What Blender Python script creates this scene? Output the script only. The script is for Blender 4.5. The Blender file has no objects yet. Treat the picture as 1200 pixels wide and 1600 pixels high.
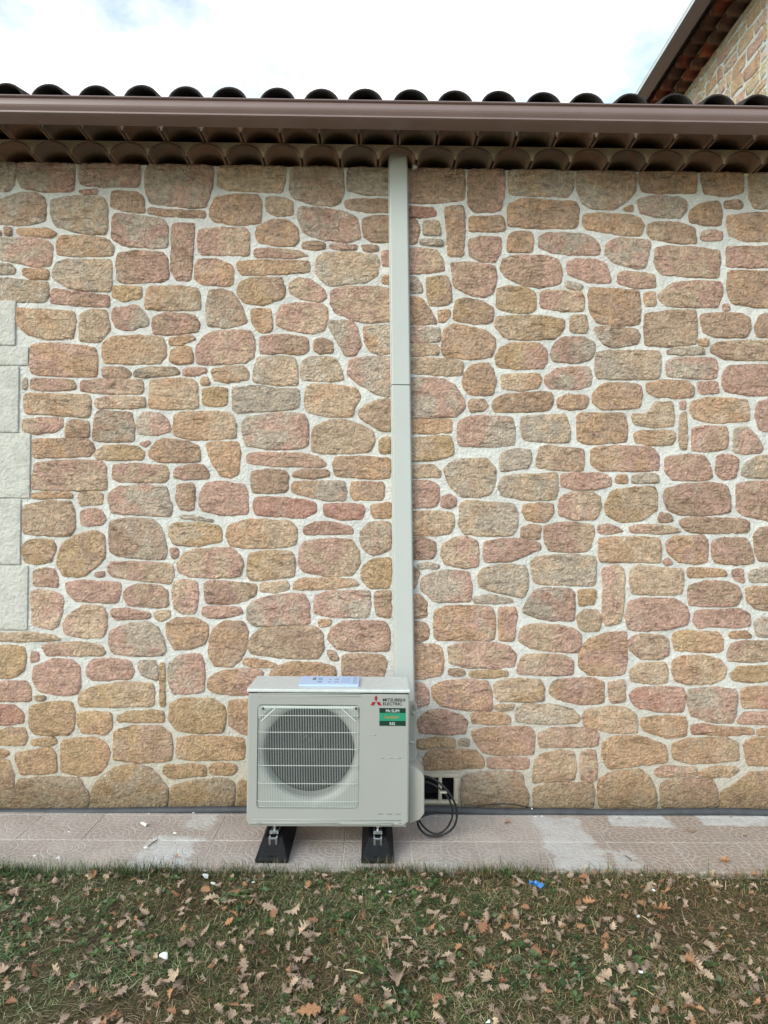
import bpy, bmesh, math, random
import numpy as np
from mathutils import Matrix, Vector

random.seed(7)
scene = bpy.context.scene
col = scene.collection

# ------------------------------------------------------------------ camera
CAM = Vector((0.0, 0.0, 1.66))
F = 1202.0                                    # focal length in pixels of a 1200 x 1600 frame
ROT = (Matrix.Rotation(math.radians(-0.63), 3, 'Z')
       @ Matrix.Rotation(math.radians(90.0 + 0.72), 3, 'X')
       @ Matrix.Rotation(math.radians(0.52), 3, 'Z'))
cd = bpy.data.cameras.new('camera')
cam = bpy.data.objects.new('camera', cd)
col.objects.link(cam)
cam.location = CAM
cam.rotation_euler = ROT.to_euler()
cd.sensor_fit = 'VERTICAL'
cd.sensor_height = 24.0
cd.lens = 24.0 * F / 1600.0
cd.clip_start = 0.05
cd.clip_end = 500.0
scene.camera = cam

# ------------------------------------------------------------------ light
SUN_EL = math.radians(28)    # bright overcast: a wide soft sun from the left, in front of the wall
world = bpy.data.worlds.new('World')
scene.world = world
world.use_nodes = True
wt = world.node_tree
wt.nodes.clear()
wo = wt.nodes.new('ShaderNodeOutputWorld')
bg = wt.nodes.new('ShaderNodeBackground')
sky = wt.nodes.new('ShaderNodeTexSky')
sky.sky_type = 'NISHITA'
sky.sun_disc = False
sky.sun_elevation = SUN_EL
sky.sun_rotation = math.radians(217)
bg.inputs['Strength'].default_value = 0.13
tc = wt.nodes.new('ShaderNodeTexCoord')
mp = wt.nodes.new('ShaderNodeMapping')
mp.inputs['Scale'].default_value = (1.0, 1.0, 2.0)
mp.inputs['Location'].default_value = (0.35, 0.2, 0.1)
n1 = wt.nodes.new('ShaderNodeTexNoise')
n1.inputs['Scale'].default_value = 2.1
n1.inputs['Detail'].default_value = 7
n1.inputs['Roughness'].default_value = 0.55
rmp = wt.nodes.new('ShaderNodeValToRGB')
rmp.color_ramp.elements[0].position = 0.43
rmp.color_ramp.elements[1].position = 0.55
n2 = wt.nodes.new('ShaderNodeTexNoise')
n2.inputs['Scale'].default_value = 3.3
n2.inputs['Detail'].default_value = 5
cr = wt.nodes.new('ShaderNodeValToRGB')
cr.color_ramp.elements[0].position = 0.3
cr.color_ramp.elements[0].color = (6.6, 6.6, 6.8, 1)
cr.color_ramp.elements[1].position = 0.6
cr.color_ramp.elements[1].color = (8.6, 8.3, 8.4, 1)
mx = wt.nodes.new('ShaderNodeMix')
mx.data_type = 'RGBA'
gain = wt.nodes.new('ShaderNodeMix')
gain.data_type = 'RGBA'
gain.blend_type = 'MULTIPLY'
gain.inputs[0].default_value = 1.0
gain.inputs[7].default_value = (1.3, 1.75, 1.55, 1)      # thin bright haze in the blue gaps
L = wt.links.new
L(tc.outputs['Generated'], mp.inputs['Vector'])
L(mp.outputs['Vector'], n1.inputs['Vector'])
L(mp.outputs['Vector'], n2.inputs['Vector'])
L(n1.outputs['Fac'], rmp.inputs['Fac'])
L(n2.outputs['Fac'], cr.inputs['Fac'])
L(sky.outputs['Color'], gain.inputs[6])
L(rmp.outputs['Color'], mx.inputs[0])
L(gain.outputs[2], mx.inputs[6])
L(cr.outputs['Color'], mx.inputs[7])
L(mx.outputs[2], bg.inputs['Color'])
L(bg.outputs['Background'], wo.inputs['Surface'])

sd = bpy.data.lights.new('sun', 'SUN')
sd.energy = 1.5
sd.angle = math.radians(30)
sd.color = (1.0, 0.96, 0.9)
sun = bpy.data.objects.new('sun', sd)
col.objects.link(sun)
# direction the light travels: from the left (-x), from in front of the wall (-y), downwards
sun.rotation_euler = Vector((0.56, 0.74, -0.50)).to_track_quat('-Z', 'Y').to_euler()

scene.view_settings.view_transform = 'Standard'
scene.view_settings.look = 'None'
scene.view_settings.gamma = 1.0
scene.view_settings.use_curve_mapping = False
scene.view_settings.exposure = 0.53

# ------------------------------------------------------------------ helpers
def ray(u, v):
    d = Vector(((u - 600.0) / F, -(v - 800.0) / F, -1.0))
    return ROT @ d

def onY(u, v, Y):
    d = ray(u, v)
    t = (Y - CAM.y) / d.y
    return CAM + d * t

def onZ(u, v, Z=0.0):
    d = ray(u, v)
    t = (Z - CAM.z) / d.z
    return CAM + d * t

def lin(*c):
    o = []
    for v in c:
        v /= 255.0
        o.append(v / 12.92 if v <= 0.04045 else ((v + 0.055) / 1.055) ** 2.4)
    return tuple(o)

_T = np.random.RandomState(3).uniform(-1, 1, 65536)
def vnoise(p, seed=0):
    """smooth value noise, p is N x 2 or N x 3, result -1..1"""
    p = np.asarray(p, dtype=float)
    if p.shape[1] == 2:
        p = np.c_[p, np.zeros(len(p))]
    i = np.floor(p).astype(np.int64)
    f = p - i
    f = f * f * (3 - 2 * f)
    def h(a, b, c):
        return _T[((i[:, 0] + a) * 73856093 ^ (i[:, 1] + b) * 19349663 ^ (i[:, 2] + c) * 83492791 ^ (seed * 9277 + 13)) & 65535]
    r = 0
    for a in (0, 1):
        wa = f[:, 0] if a else 1 - f[:, 0]
        for b in (0, 1):
            wb = f[:, 1] if b else 1 - f[:, 1]
            for c in (0, 1):
                wc = f[:, 2] if c else 1 - f[:, 2]
                r = r + wa * wb * wc * h(a, b, c)
    return r

def fbm(p, seed=0, oct=3):
    p = np.asarray(p, dtype=float)
    r, a, s = 0, 1.0, 0
    for k in range(oct):
        r = r + a * vnoise(p * (2.03 ** k), seed + k * 17)
        s += a
        a *= 0.55
    return r / s

WL = {}
def mk(name, verts, faces, mat=None, parent=None, origin=None, smooth=False, cols=None):
    """one mesh object from world-space vertices"""
    v = np.asarray(verts, dtype=float).reshape(-1, 3)
    if origin is None:
        origin = (v.min(0) + v.max(0)) / 2
    origin = np.asarray(origin, dtype=float)
    me = bpy.data.meshes.new(name)
    me.from_pydata((v - origin).tolist(), [], faces)
    if cols is not None:
        at = me.color_attributes.new('tint', 'FLOAT_COLOR', 'POINT')
        c = np.asarray(cols, dtype=float)
        if c.shape[1] == 3:
            c = np.c_[c, np.ones(len(c))]
        at.data.foreach_set('color', c.astype(np.float32).ravel())
    if mat is not None:
        for m in (mat if isinstance(mat, (list, tuple)) else [mat]):
            me.materials.append(m)
    if smooth:
        me.polygons.foreach_set('use_smooth', [True] * len(me.polygons))
    me.update()
    o = bpy.data.objects.new(name, me)
    col.objects.link(o)
    place(o, origin, parent)
    return o

def place(o, origin, parent):
    origin = Vector([float(q) for q in origin])
    if parent is not None:
        o.parent = parent
        o.location = origin - WL[parent.name]
    else:
        o.location = origin
    WL[o.name] = origin

def dup(src, origin, parent, rot=None, scale=None):
    o = src.copy()
    col.objects.link(o)
    place(o, origin, parent)
    if rot is not None:
        o.rotation_euler = rot
    if scale is not None:
        o.scale = scale
    return o

def tag(o, label=None, cat=None, group=None, kind=None):
    if label: o['label'] = label
    if cat: o['category'] = cat
    if group: o['group'] = group
    if kind: o['kind'] = kind
    return o

def thing(name, loc, label, cat, group=None):
    e = bpy.data.objects.new(name, None)
    e.empty_display_size = 0.1
    col.objects.link(e)
    place(e, loc, None)
    return tag(e, label, cat, group)

def bm_out(bm):
    bm.verts.ensure_lookup_table()
    bm.verts.index_update()
    v = [tuple(x.co) for x in bm.verts]
    f = [[q.index for q in x.verts] for x in bm.faces]
    bm.free()
    return v, f

def box(x0, x1, y0, y1, z0, z1, bev=0.0, seg=2):
    bm = bmesh.new()
    bmesh.ops.create_cube(bm, size=1.0)
    for w in bm.verts:
        w.co = Vector(((x0 + x1) / 2 + w.co.x * (x1 - x0), (y0 + y1) / 2 + w.co.y * (y1 - y0), (z0 + z1) / 2 + w.co.z * (z1 - z0)))
    if bev > 0:
        bmesh.ops.bevel(bm, geom=list(bm.edges), offset=bev, segments=seg, affect='EDGES', profile=0.5)
    return bm_out(bm)

def join(*parts):
    V, Fc = [], []
    for v, f in parts:
        n = len(V)
        V += [tuple(q) for q in v]
        Fc += [[i + n for i in q] for q in f]
    return V, Fc

def tube(pts, r, n=10, cap=True):
    pts = [Vector(p) for p in pts]
    V, Fc = [], []
    up = None
    for i, p in enumerate(pts):
        t = (pts[min(i + 1, len(pts) - 1)] - pts[max(i - 1, 0)]).normalized()
        if up is None:
            up = t.orthogonal().normalized()
        up = (up - t * up.dot(t)).normalized()
        s = t.cross(up)
        rr = r[i] if isinstance(r, (list, tuple)) else r
        for k in range(n):
            a = 2 * math.pi * k / n
            V.append(tuple(p + (up * math.cos(a) + s * math.sin(a)) * rr))
    for i in range(len(pts) - 1):
        for k in range(n):
            a, b = i * n + k, i * n + (k + 1) % n
            Fc.append([a, b, b + n, a + n])
    if cap:
        Fc.append(list(range(n))[::-1])
        Fc.append([(len(pts) - 1) * n + k for k in range(n)])
    return V, Fc

def spline(pts, m=8):
    pts = [Vector(p) for p in pts]
    P = [pts[0] * 2 - pts[1]] + pts + [pts[-1] * 2 - pts[-2]]
    out = []
    for i in range(1, len(P) - 2):
        for k in range(m):
            t = k / m
            a, b, c, d = P[i - 1], P[i], P[i + 1], P[i + 2]
            out.append(0.5 * ((2 * b) + (c - a) * t + (2 * a - 5 * b + 4 * c - d) * t * t + (3 * b - a - 3 * c + d) * t ** 3))
    out.append(pts[-1])
    return out

def rock(c, r, seed, flat=0.7, n=2):
    bm = bmesh.new()
    bmesh.ops.create_icosphere(bm, subdivisions=n, radius=1.0)
    rs = np.random.RandomState(seed)
    planes = [(Vector(rs.normal(size=3)).normalized(), rs.uniform(0.25, 0.6)) for _ in range(9)]
    rz = Matrix.Rotation(rs.uniform(0, 6.28), 3, 'Z')
    for w in bm.verts:
        p = w.co.copy()
        for nrm, d in planes:
            k = p.dot(nrm) - d
            if k > 0:
                p -= nrm * k
        p = rz @ p
        w.co = Vector((c[0] + p.x * r, c[1] + p.y * r * 0.8, c[2] + p.z * r * flat))
    return bm_out(bm)

# ------------------------------------------------------------------ materials
class N:
    """tiny wrapper for building node graphs"""
    def __init__(s, name):
        s.m = bpy.data.materials.new(name)
        s.m.use_nodes = True
        s.t = s.m.node_tree
        s.b = s.t.nodes['Principled BSDF']
        s.pos = s.t.nodes.new('ShaderNodeNewGeometry').outputs['Position']
    def link(s, a, b): s.t.links.new(a, b)
    def put(s, sock, v):
        if isinstance(v, bpy.types.NodeSocket): s.t.links.new(v, sock)
        else: sock.default_value = v
    def math(s, op, a, b=0.0, c=None, clamp=False):
        n = s.t.nodes.new('ShaderNodeMath'); n.operation = op; n.use_clamp = clamp
        s.put(n.inputs[0], a); s.put(n.inputs[1], b)
        if c is not None: s.put(n.inputs[2], c)
        return n.outputs[0]
    def noise(s, scale, detail=3, rough=0.55, vec=None, dist=0.0):
        n = s.t.nodes.new('ShaderNodeTexNoise')
        n.inputs['Scale'].default_value = scale; n.inputs['Detail'].default_value = detail
        n.inputs['Roughness'].default_value = rough; n.inputs['Distortion'].default_value = dist
        s.link(vec if vec is not None else s.pos, n.inputs['Vector'])
        return n.outputs['Fac']
    def voro(s, scale, feature='F1', vec=None, out='Distance'):
        n = s.t.nodes.new('ShaderNodeTexVoronoi'); n.feature = feature
        n.inputs['Scale'].default_value = scale
        s.link(vec if vec is not None else s.pos, n.inputs['Vector'])
        return n.outputs[out]
    def scaled(s, x, y, z, vec=None):
        n = s.t.nodes.new('ShaderNodeMapping'); n.inputs['Scale'].default_value = (x, y, z)
        s.link(vec if vec is not None else s.pos, n.inputs['Vector'])
        return n.outputs['Vector']
    def ramp(s, f, lo, hi, a=0.0, b=1.0):
        n = s.t.nodes.new('ShaderNodeMapRange'); n.interpolation_type = 'SMOOTHSTEP'
        s.put(n.inputs[0], f); s.put(n.inputs[1], lo); s.put(n.inputs[2], hi); s.put(n.inputs[3], a); s.put(n.inputs[4], b)
        return n.outputs[0]
    def mix(s, f, a, b, mode='MIX'):
        n = s.t.nodes.new('ShaderNodeMix'); n.data_type = 'RGBA'; n.blend_type = mode
        s.put(n.inputs[0], f)
        for i, v in ((6, a), (7, b)):
            if isinstance(v, (tuple, list)): v = tuple(v)[:3] + (1.0,)
            s.put(n.inputs[i], v)
        return n.outputs[2]
    def attr(s, name='tint'):
        n = s.t.nodes.new('ShaderNodeAttribute'); n.attribute_name = name
        return n.outputs['Color']
    def rand(s):
        return s.t.nodes.new('ShaderNodeObjectInfo').outputs['Random']
    def sep(s, vec):
        n = s.t.nodes.new('ShaderNodeSeparateXYZ'); s.link(vec, n.inputs[0]); return n.outputs
    def hsv(s, c, v):
        n = s.t.nodes.new('ShaderNodeHueSaturation'); s.put(n.inputs['Value'], v); s.put(n.inputs['Color'], c)
        return n.outputs[0]
    def bump(s, h, dist, strength=1.0, prev=None):
        n = s.t.nodes.new('ShaderNodeBump'); n.inputs['Distance'].default_value = dist; n.inputs['Strength'].default_value = strength
        s.link(h, n.inputs['Height'])
        if prev is not None: s.link(prev, n.inputs['Normal'])
        return n.outputs[0]
    def done(s, color, rough=0.8, normal=None, metal=0.0, spec=None):
        if isinstance(color, (tuple, list)): color = tuple(color)[:3] + (1.0,)
        s.put(s.b.inputs['Base Color'], color); s.put(s.b.inputs['Roughness'], rough)
        s.b.inputs['Metallic'].default_value = metal
        if spec is not None: s.b.inputs['Specular IOR Level'].default_value = spec
        if normal is not None: s.link(normal, s.b.inputs['Normal'])
        return s.m

def simple(name, c, rough=0.5, metal=0.0, dirt=0.12, scale=9.0, bump=0.0, bscale=200.0, spec=None):
    n = N(name)
    f = n.noise(scale, 4, 0.6)
    cc = n.mix(n.ramp(f, 0.35, 0.7), c, tuple(x * (1 - dirt) for x in c))
    nb = n.bump(n.noise(bscale, 3), bump) if bump else None
    return n.done(cc, rough, nb, metal, spec)

def m_stone():
    n = N('rough_stone')
    t = n.attr()
    a = n.noise(7, 4, 0.6, dist=0.6)
    b = n.noise(34, 4, 0.65)
    c = n.noise(150, 3, 0.7)
    st = n.noise(26, 5, 0.7, n.scaled(0.35, 1, 1.5), 1.2)
    v = n.math('ADD', n.ramp(a, 0.3, 0.7, -0.08, 0.10), n.ramp(b, 0.3, 0.7, -0.13, 0.14))
    v = n.math('ADD', v, n.ramp(c, 0.3, 0.7, -0.07, 0.07))
    v = n.math('ADD', v, 1.0)
    cc = n.hsv(t, v)
    z = n.sep(n.pos)[2]
    cc = n.mix(n.math('MULTIPLY', n.ramp(b, 0.52, 0.68), 0.40), cc, lin(208, 160, 136))
    cc = n.mix(n.math('MULTIPLY', n.ramp(a, 0.55, 0.7), 0.40), cc, lin(218, 206, 188))
    cc = n.mix(n.math('MULTIPLY', n.ramp(n.noise(11, 5, 0.65, dist=1.0), 0.50, 0.66), 0.28), cc, lin(208, 186, 160))
    cc = n.mix(n.math('MULTIPLY', n.ramp(n.noise(9.3, 4, 0.6, n.scaled(1.1, 1, 1.7), 0.8), 0.56, 0.70), 0.40), cc, lin(214, 164, 128))
    cc = n.mix(n.math('MULTIPLY', n.ramp(st, 0.60, 0.64), 0.45), cc, lin(124, 98, 80))        # darker along the clefts
    fl = n.noise(60, 4, 0.7, n.scaled(0.5, 1, 1.6), 0.8)
    up = n.ramp(z, 1.9, 2.8)
    cc = n.mix(n.math('MULTIPLY', n.ramp(fl, 0.64, 0.70), n.math('MULTIPLY_ADD', up, 0.45, 0.25)), cc, lin(226, 214, 198))   # lime flecks
    cc = n.mix(n.math('MULTIPLY', n.ramp(n.math('ADD', z, n.math('MULTIPLY', a, 0.5)), 0.3, 1.05, 1.0, 0.0), 0.34), cc, lin(184, 152, 116))
    mud = n.math('MULTIPLY', n.ramp(n.math('ADD', z, n.math('MULTIPLY', b, 0.16)), 0.06, 0.36, 1.0, 0.0), 0.62)
    cc = n.mix(mud, cc, lin(128, 112, 84))
    hh = n.noise(46, 6, 0.74, dist=0.5)
    cc = n.hsv(cc, n.ramp(hh, 0.34, 0.60, 0.82, 1.13))        # relief shade put into the colour: pits darker, rises lighter
    h = n.math('ADD', hh, n.math('MULTIPLY', n.voro(70), 0.35))
    h = n.math('SUBTRACT', h, n.math('MULTIPLY', n.ramp(st, 0.58, 0.64), 0.22))
    h = n.math('ADD', h, n.math('MULTIPLY', n.noise(220, 3, 0.6), 0.2))
    return n.done(cc, 0.92, n.bump(h, 0.040, 1.0), spec=0.15)

def m_mortar():
    n = N('lime_mortar')
    a = n.noise(5, 5, 0.6)
    b = n.noise(45, 5, 0.65)
    cc = n.mix(n.ramp(a, 0.35, 0.68), lin(226, 225, 221), lin(210, 209, 205))
    cc = n.mix(n.math('MULTIPLY', n.ramp(b, 0.5, 0.7), 0.35), cc, lin(188, 184, 176))
    z = n.sep(n.pos)[2]
    low = n.ramp(n.math('ADD', z, n.math('MULTIPLY', a, 0.7)), 0.25, 1.35, 1.0, 0.0)
    cc = n.mix(n.math('MULTIPLY', low, 0.75), cc, lin(176, 164, 142))
    mud = n.ramp(n.math('ADD', z, n.math('MULTIPLY', b, 0.2)), 0.08, 0.27, 1.0, 0.0)
    cc = n.mix(n.math('MULTIPLY', mud, 0.7), cc, lin(120, 110, 92))
    h = n.math('ADD', n.noise(60, 5, 0.65), n.math('MULTIPLY', n.noise(14, 3), 1.3))
    return n.done(cc, 0.95, n.bump(h, 0.014, 1.0), spec=0.2)

def m_tile(name, c1, c2, c3):
    n = N(name)
    r = n.rand()
    a = n.noise(9, 4, 0.6)
    cc = n.mix(n.ramp(r, 0.15, 0.85), c1, c2)
    cc = n.mix(n.math('MULTIPLY', n.ramp(a, 0.45, 0.65), 0.6), cc, c3)
    cc = n.hsv(cc, n.ramp(n.noise(120, 3, 0.7), 0.25, 0.75, 0.75, 1.2))
    return n.done(cc, 0.9, n.bump(n.noise(160, 4, 0.6), 0.003), spec=0.2)

def m_pave():
    n = N('printed_paving')
    p = n.sep(n.pos)
    # fan print: rings of small setts round two lattices of centres
    S = 0.34
    px, py = n.math('DIVIDE', n.math('SUBTRACT', p[0], PAVE_X0), S), n.math('DIVIDE', n.math('SUBTRACT', p[1], PAVE_Y0), S)
    wob = n.noise(60, 2)
    def cell(ox, oy):
        fx = n.math('SUBTRACT', n.math('FRACT', n.math('ADD', px, ox)), 0.5)
        fy = n.math('SUBTRACT', n.math('FRACT', n.math('ADD', py, oy)), 0.5)
        d = n.math('SQRT', n.math('ADD', n.math('MULTIPLY', fx, fx), n.math('MULTIPLY', fy, fy)))
        th = n.math('ARCTAN2', fy, fx)
        return d, th
    d1, t1 = cell(0.12, 0.3)
    d2, t2 = cell(0.62, 0.8)
    pick = n.math('LESS_THAN', d1, d2)
    d = n.math('MINIMUM', d1, d2)
    mixf = n.t.nodes.new('ShaderNodeMix'); mixf.data_type = 'FLOAT'
    n.put(mixf.inputs[0], pick); n.put(mixf.inputs[2], t2); n.put(mixf.inputs[3], t1)
    th = mixf.outputs[0]
    ring = n.math('MULTIPLY', n.math('ADD', d, n.math('MULTIPLY', wob, 0.012)), 11.3)
    k = n.math('FLOOR', ring)
    fr = n.math('FRACT', ring)
    cnt = n.math('MAXIMUM', n.math('FLOOR', n.math('MULTIPLY', k, 5.2)), 3.0)
    seg = n.math('FRACT', n.math('ADD', n.math('MULTIPLY', n.math('DIVIDE', th, 6.28318), cnt), n.math('MULTIPLY', k, 0.37)))
    l1 = n.math('MULTIPLY', n.ramp(fr, 0.04, 0.20, 1.0, 0.0), 1.0)
    l1 = n.math('MAXIMUM', l1, n.ramp(fr, 0.80, 0.96))
    l2 = n.math('MAXIMUM', n.ramp(seg, 0.02, 0.16, 1.0, 0.0), n.ramp(seg, 0.84, 0.98))
    line = n.math('MAXIMUM', l1, n.math('MULTIPLY', l2, 0.8))
    line = n.math('MULTIPLY', line, n.ramp(n.noise(22, 3), 0.3, 0.55, 0.35, 1.0))
    a = n.noise(4, 5, 0.6)
    b = n.noise(70, 4, 0.65)
    base = n.mix(n.ramp(a, 0.35, 0.65), lin(166, 153, 147), lin(182, 171, 165))
    right = n.ramp(n.math('ADD', p[0], n.math('MULTIPLY', a, 0.5)), 1.1, 1.6)
    base = n.mix(n.math('MULTIPLY', right, 0.75), base, lin(158, 138, 122))
    base = n.hsv(base, n.ramp(b, 0.3, 0.7, 0.88, 1.1))
    cc = n.mix(n.math('MULTIPLY', line, 0.72), base, lin(196, 188, 180))
    cc = n.mix(n.math('MULTIPLY', n.ramp(n.noise(2.3, 4, 0.6), 0.45, 0.65), 0.30), cc, lin(140, 130, 122))
    # plaster dust, each patch with its own place on the ground
    def rect(x0, x1, y0, y1, soft, noise, amt):
        q = n.math('MULTIPLY', n.math('SUBTRACT', n.noise(noise, 5, 0.65), 0.5), soft * 6)
        mx_ = n.math('MINIMUM', n.math('SUBTRACT', p[0], x0), n.math('SUBTRACT', x1, p[0]))
        my_ = n.math('MINIMUM', n.math('SUBTRACT', p[1], y0), n.math('SUBTRACT', y1, p[1]))
        e = n.math('ADD', n.math('MINIMUM', mx_, my_), q)
        return n.math('MULTIPLY', n.ramp(e, 0.0, soft), amt)
    dust = 0.0
    for r in DUST:
        d_ = rect(*r)
        dust = d_ if dust == 0.0 else n.math('MAXIMUM', dust, d_)
    dn = n.math('MULTIPLY', n.ramp(n.noise(90, 4, 0.7), 0.3, 0.6, 0.6, 1.0), n.ramp(n.noise(13, 5, 0.7), 0.3, 0.6, 0.45, 1.0))
    cc = n.mix(n.math('MULTIPLY', dust, dn), cc, lin(206, 207, 206))
    h = n.math('SUBTRACT', n.math('MULTIPLY', b, 0.4), line)
    return n.done(cc, 0.8, n.bump(h, 0.002, 0.8), spec=0.3)
PAVE_Y1, WALL = 4.45, 4.45
PAVE_Y0 = onZ(600, 1361).y                     # front edge of the paving
PAVE_X0 = onZ(541, 1290).x
def gx(u, v): return onZ(u, v).x
def gy(v): return onZ(600, v).y
DUST = [
    (gx(826, 1276), gx(905, 1276), PAVE_Y0 + 0.02, 4.36, 0.03, 9, 0.75),
    (gx(905, 1276), gx(905, 1276) + 0.16, PAVE_Y0, gy(1325), 0.04, 14, 0.6),
    (gx(945, 1276), gx(1040, 1276), gy(1291), 4.44, 0.02, 12, 0.95),
    (gx(1085, 1276), gx(1240, 1276), gy(1289), 4.44, 0.02, 12, 0.95),
    (gx(215, 1330), gx(312, 1330), PAVE_Y0 - 0.05, gy(1306), 0.05, 8, 0.95),
    (gx(285, 1285), gx(345, 1285), gy(1298), 4.40, 0.05, 8, 0.75),
    (gx(660, 1355), gx(730, 1355), PAVE_Y0 - 0.05, PAVE_Y0 + 0.12, 0.04, 9, 0.5),
]
MSTONE, MMORTAR = m_stone(), m_mortar()
MGEN = m_tile('cornice_terracotta', lin(154, 127, 112), lin(134, 120, 110), lin(146, 110, 90))
MGENR = m_tile('cornice_terracotta_red', lin(176, 104, 78), lin(128, 100, 86), lin(120, 84, 70))
MROOF = m_tile('roof_terracotta', lin(62, 56, 54), lin(52, 50, 50), lin(40, 38, 38))
MBED = simple('bedding_mortar', lin(208, 188, 160), 0.95, dirt=0.25, bump=0.006, bscale=60)
MGUT = simple('lacquered_gutter', lin(130, 110, 107), 0.30, dirt=0.08, scale=3)
MPALE = simple('cast_stone', lin(200, 198, 191), 0.9, dirt=0.16, scale=14, bump=0.012, bscale=45)
MTRUNK = simple('pale_pvc', lin(186, 189, 186), 0.35, dirt=0.03, scale=3)
MWHITE = simple('enamel_casing', lin(161, 162, 158), 0.42, dirt=0.04, scale=3)
MLID = simple('enamel_lid', lin(206, 210, 208), 0.45, dirt=0.10, scale=30)
MGRILLE = simple('coated_wire', lin(206, 212, 208), 0.4, dirt=0.04)
MBEIGE = simple('ivory_plastic', lin(170, 168, 158), 0.45, dirt=0.05)
MVENT = simple('vent_plastic', lin(190, 178, 158), 0.5, dirt=0.15)
MDARK = simple('dark_inside', (0.012, 0.013, 0.016), 0.8)
MFAN = simple('fan_plastic', (0.008, 0.008, 0.010), 0.7, spec=0.15)
MRUBBER = simple('black_rubber', (0.005, 0.0055, 0.007), 0.6, dirt=0.5, scale=40, bump=0.0015, bscale=120, spec=0.25)
MZINC = simple('zinc_steel', (0.62, 0.64, 0.66), 0.35, metal=1.0, dirt=0.25, scale=60)
MCABLE = simple('cable_sheath', (0.012, 0.012, 0.013), 0.42)
MPIPE = simple('grey_conduit', lin(70, 73, 78), 0.6, dirt=0.3, scale=14, bump=0.001)
MBLACK = simple('black_ink', (0.015, 0.015, 0.02), 0.5)
MRED = simple('red_ink', lin(150, 24, 44), 0.45)
MGREEN_D = simple('dark_green_print', lin(6, 52, 42), 0.4)
MGREEN = simple('green_print', lin(40, 140, 108), 0.4)
MTAN = simple('ochre_print', lin(176, 132, 74), 0.5)
MPAPER = simple('booklet_paper', lin(188, 208, 240), 0.5, dirt=0.04)
MPAPERP = simple('booklet_print', lin(140, 172, 206), 0.5)
MGREYP = simple('grey_print', lin(128, 134, 140), 0.5)
MPLAST = simple('plaster', lin(226, 228, 224), 0.9, dirt=0.12, scale=60, bump=0.002)
MBLUE = simple('blue_film', lin(50, 120, 190), 0.35)
MPAVE = m_pave()
MGROUT = simple('grout', lin(196, 192, 184), 0.95, dirt=0.2, bump=0.002)

PAL = {'p': lin(226, 184, 167), 't': lin(231, 202, 174), 'y': lin(222, 188, 150), 'o': lin(230, 189, 156),
       'g': lin(220, 202, 184), 'b': lin(210, 177, 154), 'r': lin(214, 165, 149)}

# ------------------------------------------------------------------ ground
def m_soil():
    n = N('soil')
    a = n.noise(3, 5, 0.6); b = n.noise(60, 5, 0.7)
    cc = n.mix(n.ramp(a, 0.35, 0.65), lin(98, 86, 66), lin(84, 84, 56))
    cc = n.mix(n.ramp(b, 0.4, 0.7), cc, lin(66, 55, 42))
    return n.done(cc, 0.95, n.bump(n.noise(80, 5, 0.7), 0.012), spec=0.1)
def lawn_z(x, y):
    p = np.c_[np.ravel(x), np.ravel(y)]
    d = np.clip((PAVE_Y0 - p[:, 1]) / 0.10, 0, 1)
    return -0.010 - 0.012 * d + d * 0.014 * vnoise(p * 2.2, 5) + 0.006 * vnoise(p * 9, 6)
xs = np.r_[np.array([-300, -80, -25, -9]), np.arange(-4.5, 4.51, 0.06), np.array([9, 25, 80, 300])]
ys = np.r_[np.array([-300, -80, -20, -6, -1]), np.arange(0.4, PAVE_Y0 + 0.09, 0.05), np.array([6, 14, 40, 120, 300])]
X, Y = np.meshgrid(xs, ys)
Z = lawn_z(X, Y).reshape(X.shape)
Z[Y > PAVE_Y0 + 0.02] = -0.06
nx = len(xs)
gf = [[j * nx + i, j * nx + i + 1, (j + 1) * nx + i + 1, (j + 1) * nx + i] for j in range(len(ys) - 1) for i in range(nx - 1)]
tag(mk('ground', np.c_[X.ravel(), Y.ravel(), Z.ravel()], gf, m_soil(), smooth=True), kind='structure')

# paving: grout bed with separate tiles
pave = tag(mk('pavement', *box(-4.6, 4.6, PAVE_Y0 + 0.02, 4.46, -0.07, -0.002), MGROUT), kind='structure')
S = 0.34
rows = []
yy = PAVE_Y0
while yy < 4.43:
    rows.append((yy, min(yy + S, 4.44)))
    yy += S
kx0 = int((-3.6 - PAVE_X0) / S)
cache = {}
for ri, (y0, y1) in enumerate(rows):
    if ri not in cache:
        v, f = box(0, S, 0, y1 - y0, -0.034 if ri == 0 else -0.012, 0, 0.0022, 1)
        v2 = [(a + 0.002 if a < S / 2 else a - 0.002, b + 0.002 if b < (y1 - y0) / 2 else b - 0.002, c) for a, b, c in v]
        cache[ri] = (v2, f)
    first = None
    for k in range(kx0, kx0 + 22):
        x = PAVE_X0 + k * S
        dz = random.uniform(-0.0008, 0.0008)
        if first is None:
            v, f = cache[ri]
            first = mk('paving_tile', [(a + x, b + y0, c + dz) for a, b, c in v], f, MPAVE, pave)
            c0 = Vector(WL[first.name]); x00 = x
        else:
            dup(first, c0 + Vector((x - x00, 0, dz)), pave)

# ------------------------------------------------------------------ the house and its wall
house = thing('stone_house', (0, WALL, 0), 'low stone-faced house with pale mortar joints, brown gutter and canal tile roof', 'house')
Z0 = onY(600, 263, WALL).z                     # top of the stone face
XL, XR = -4.4, 5.2

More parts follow.
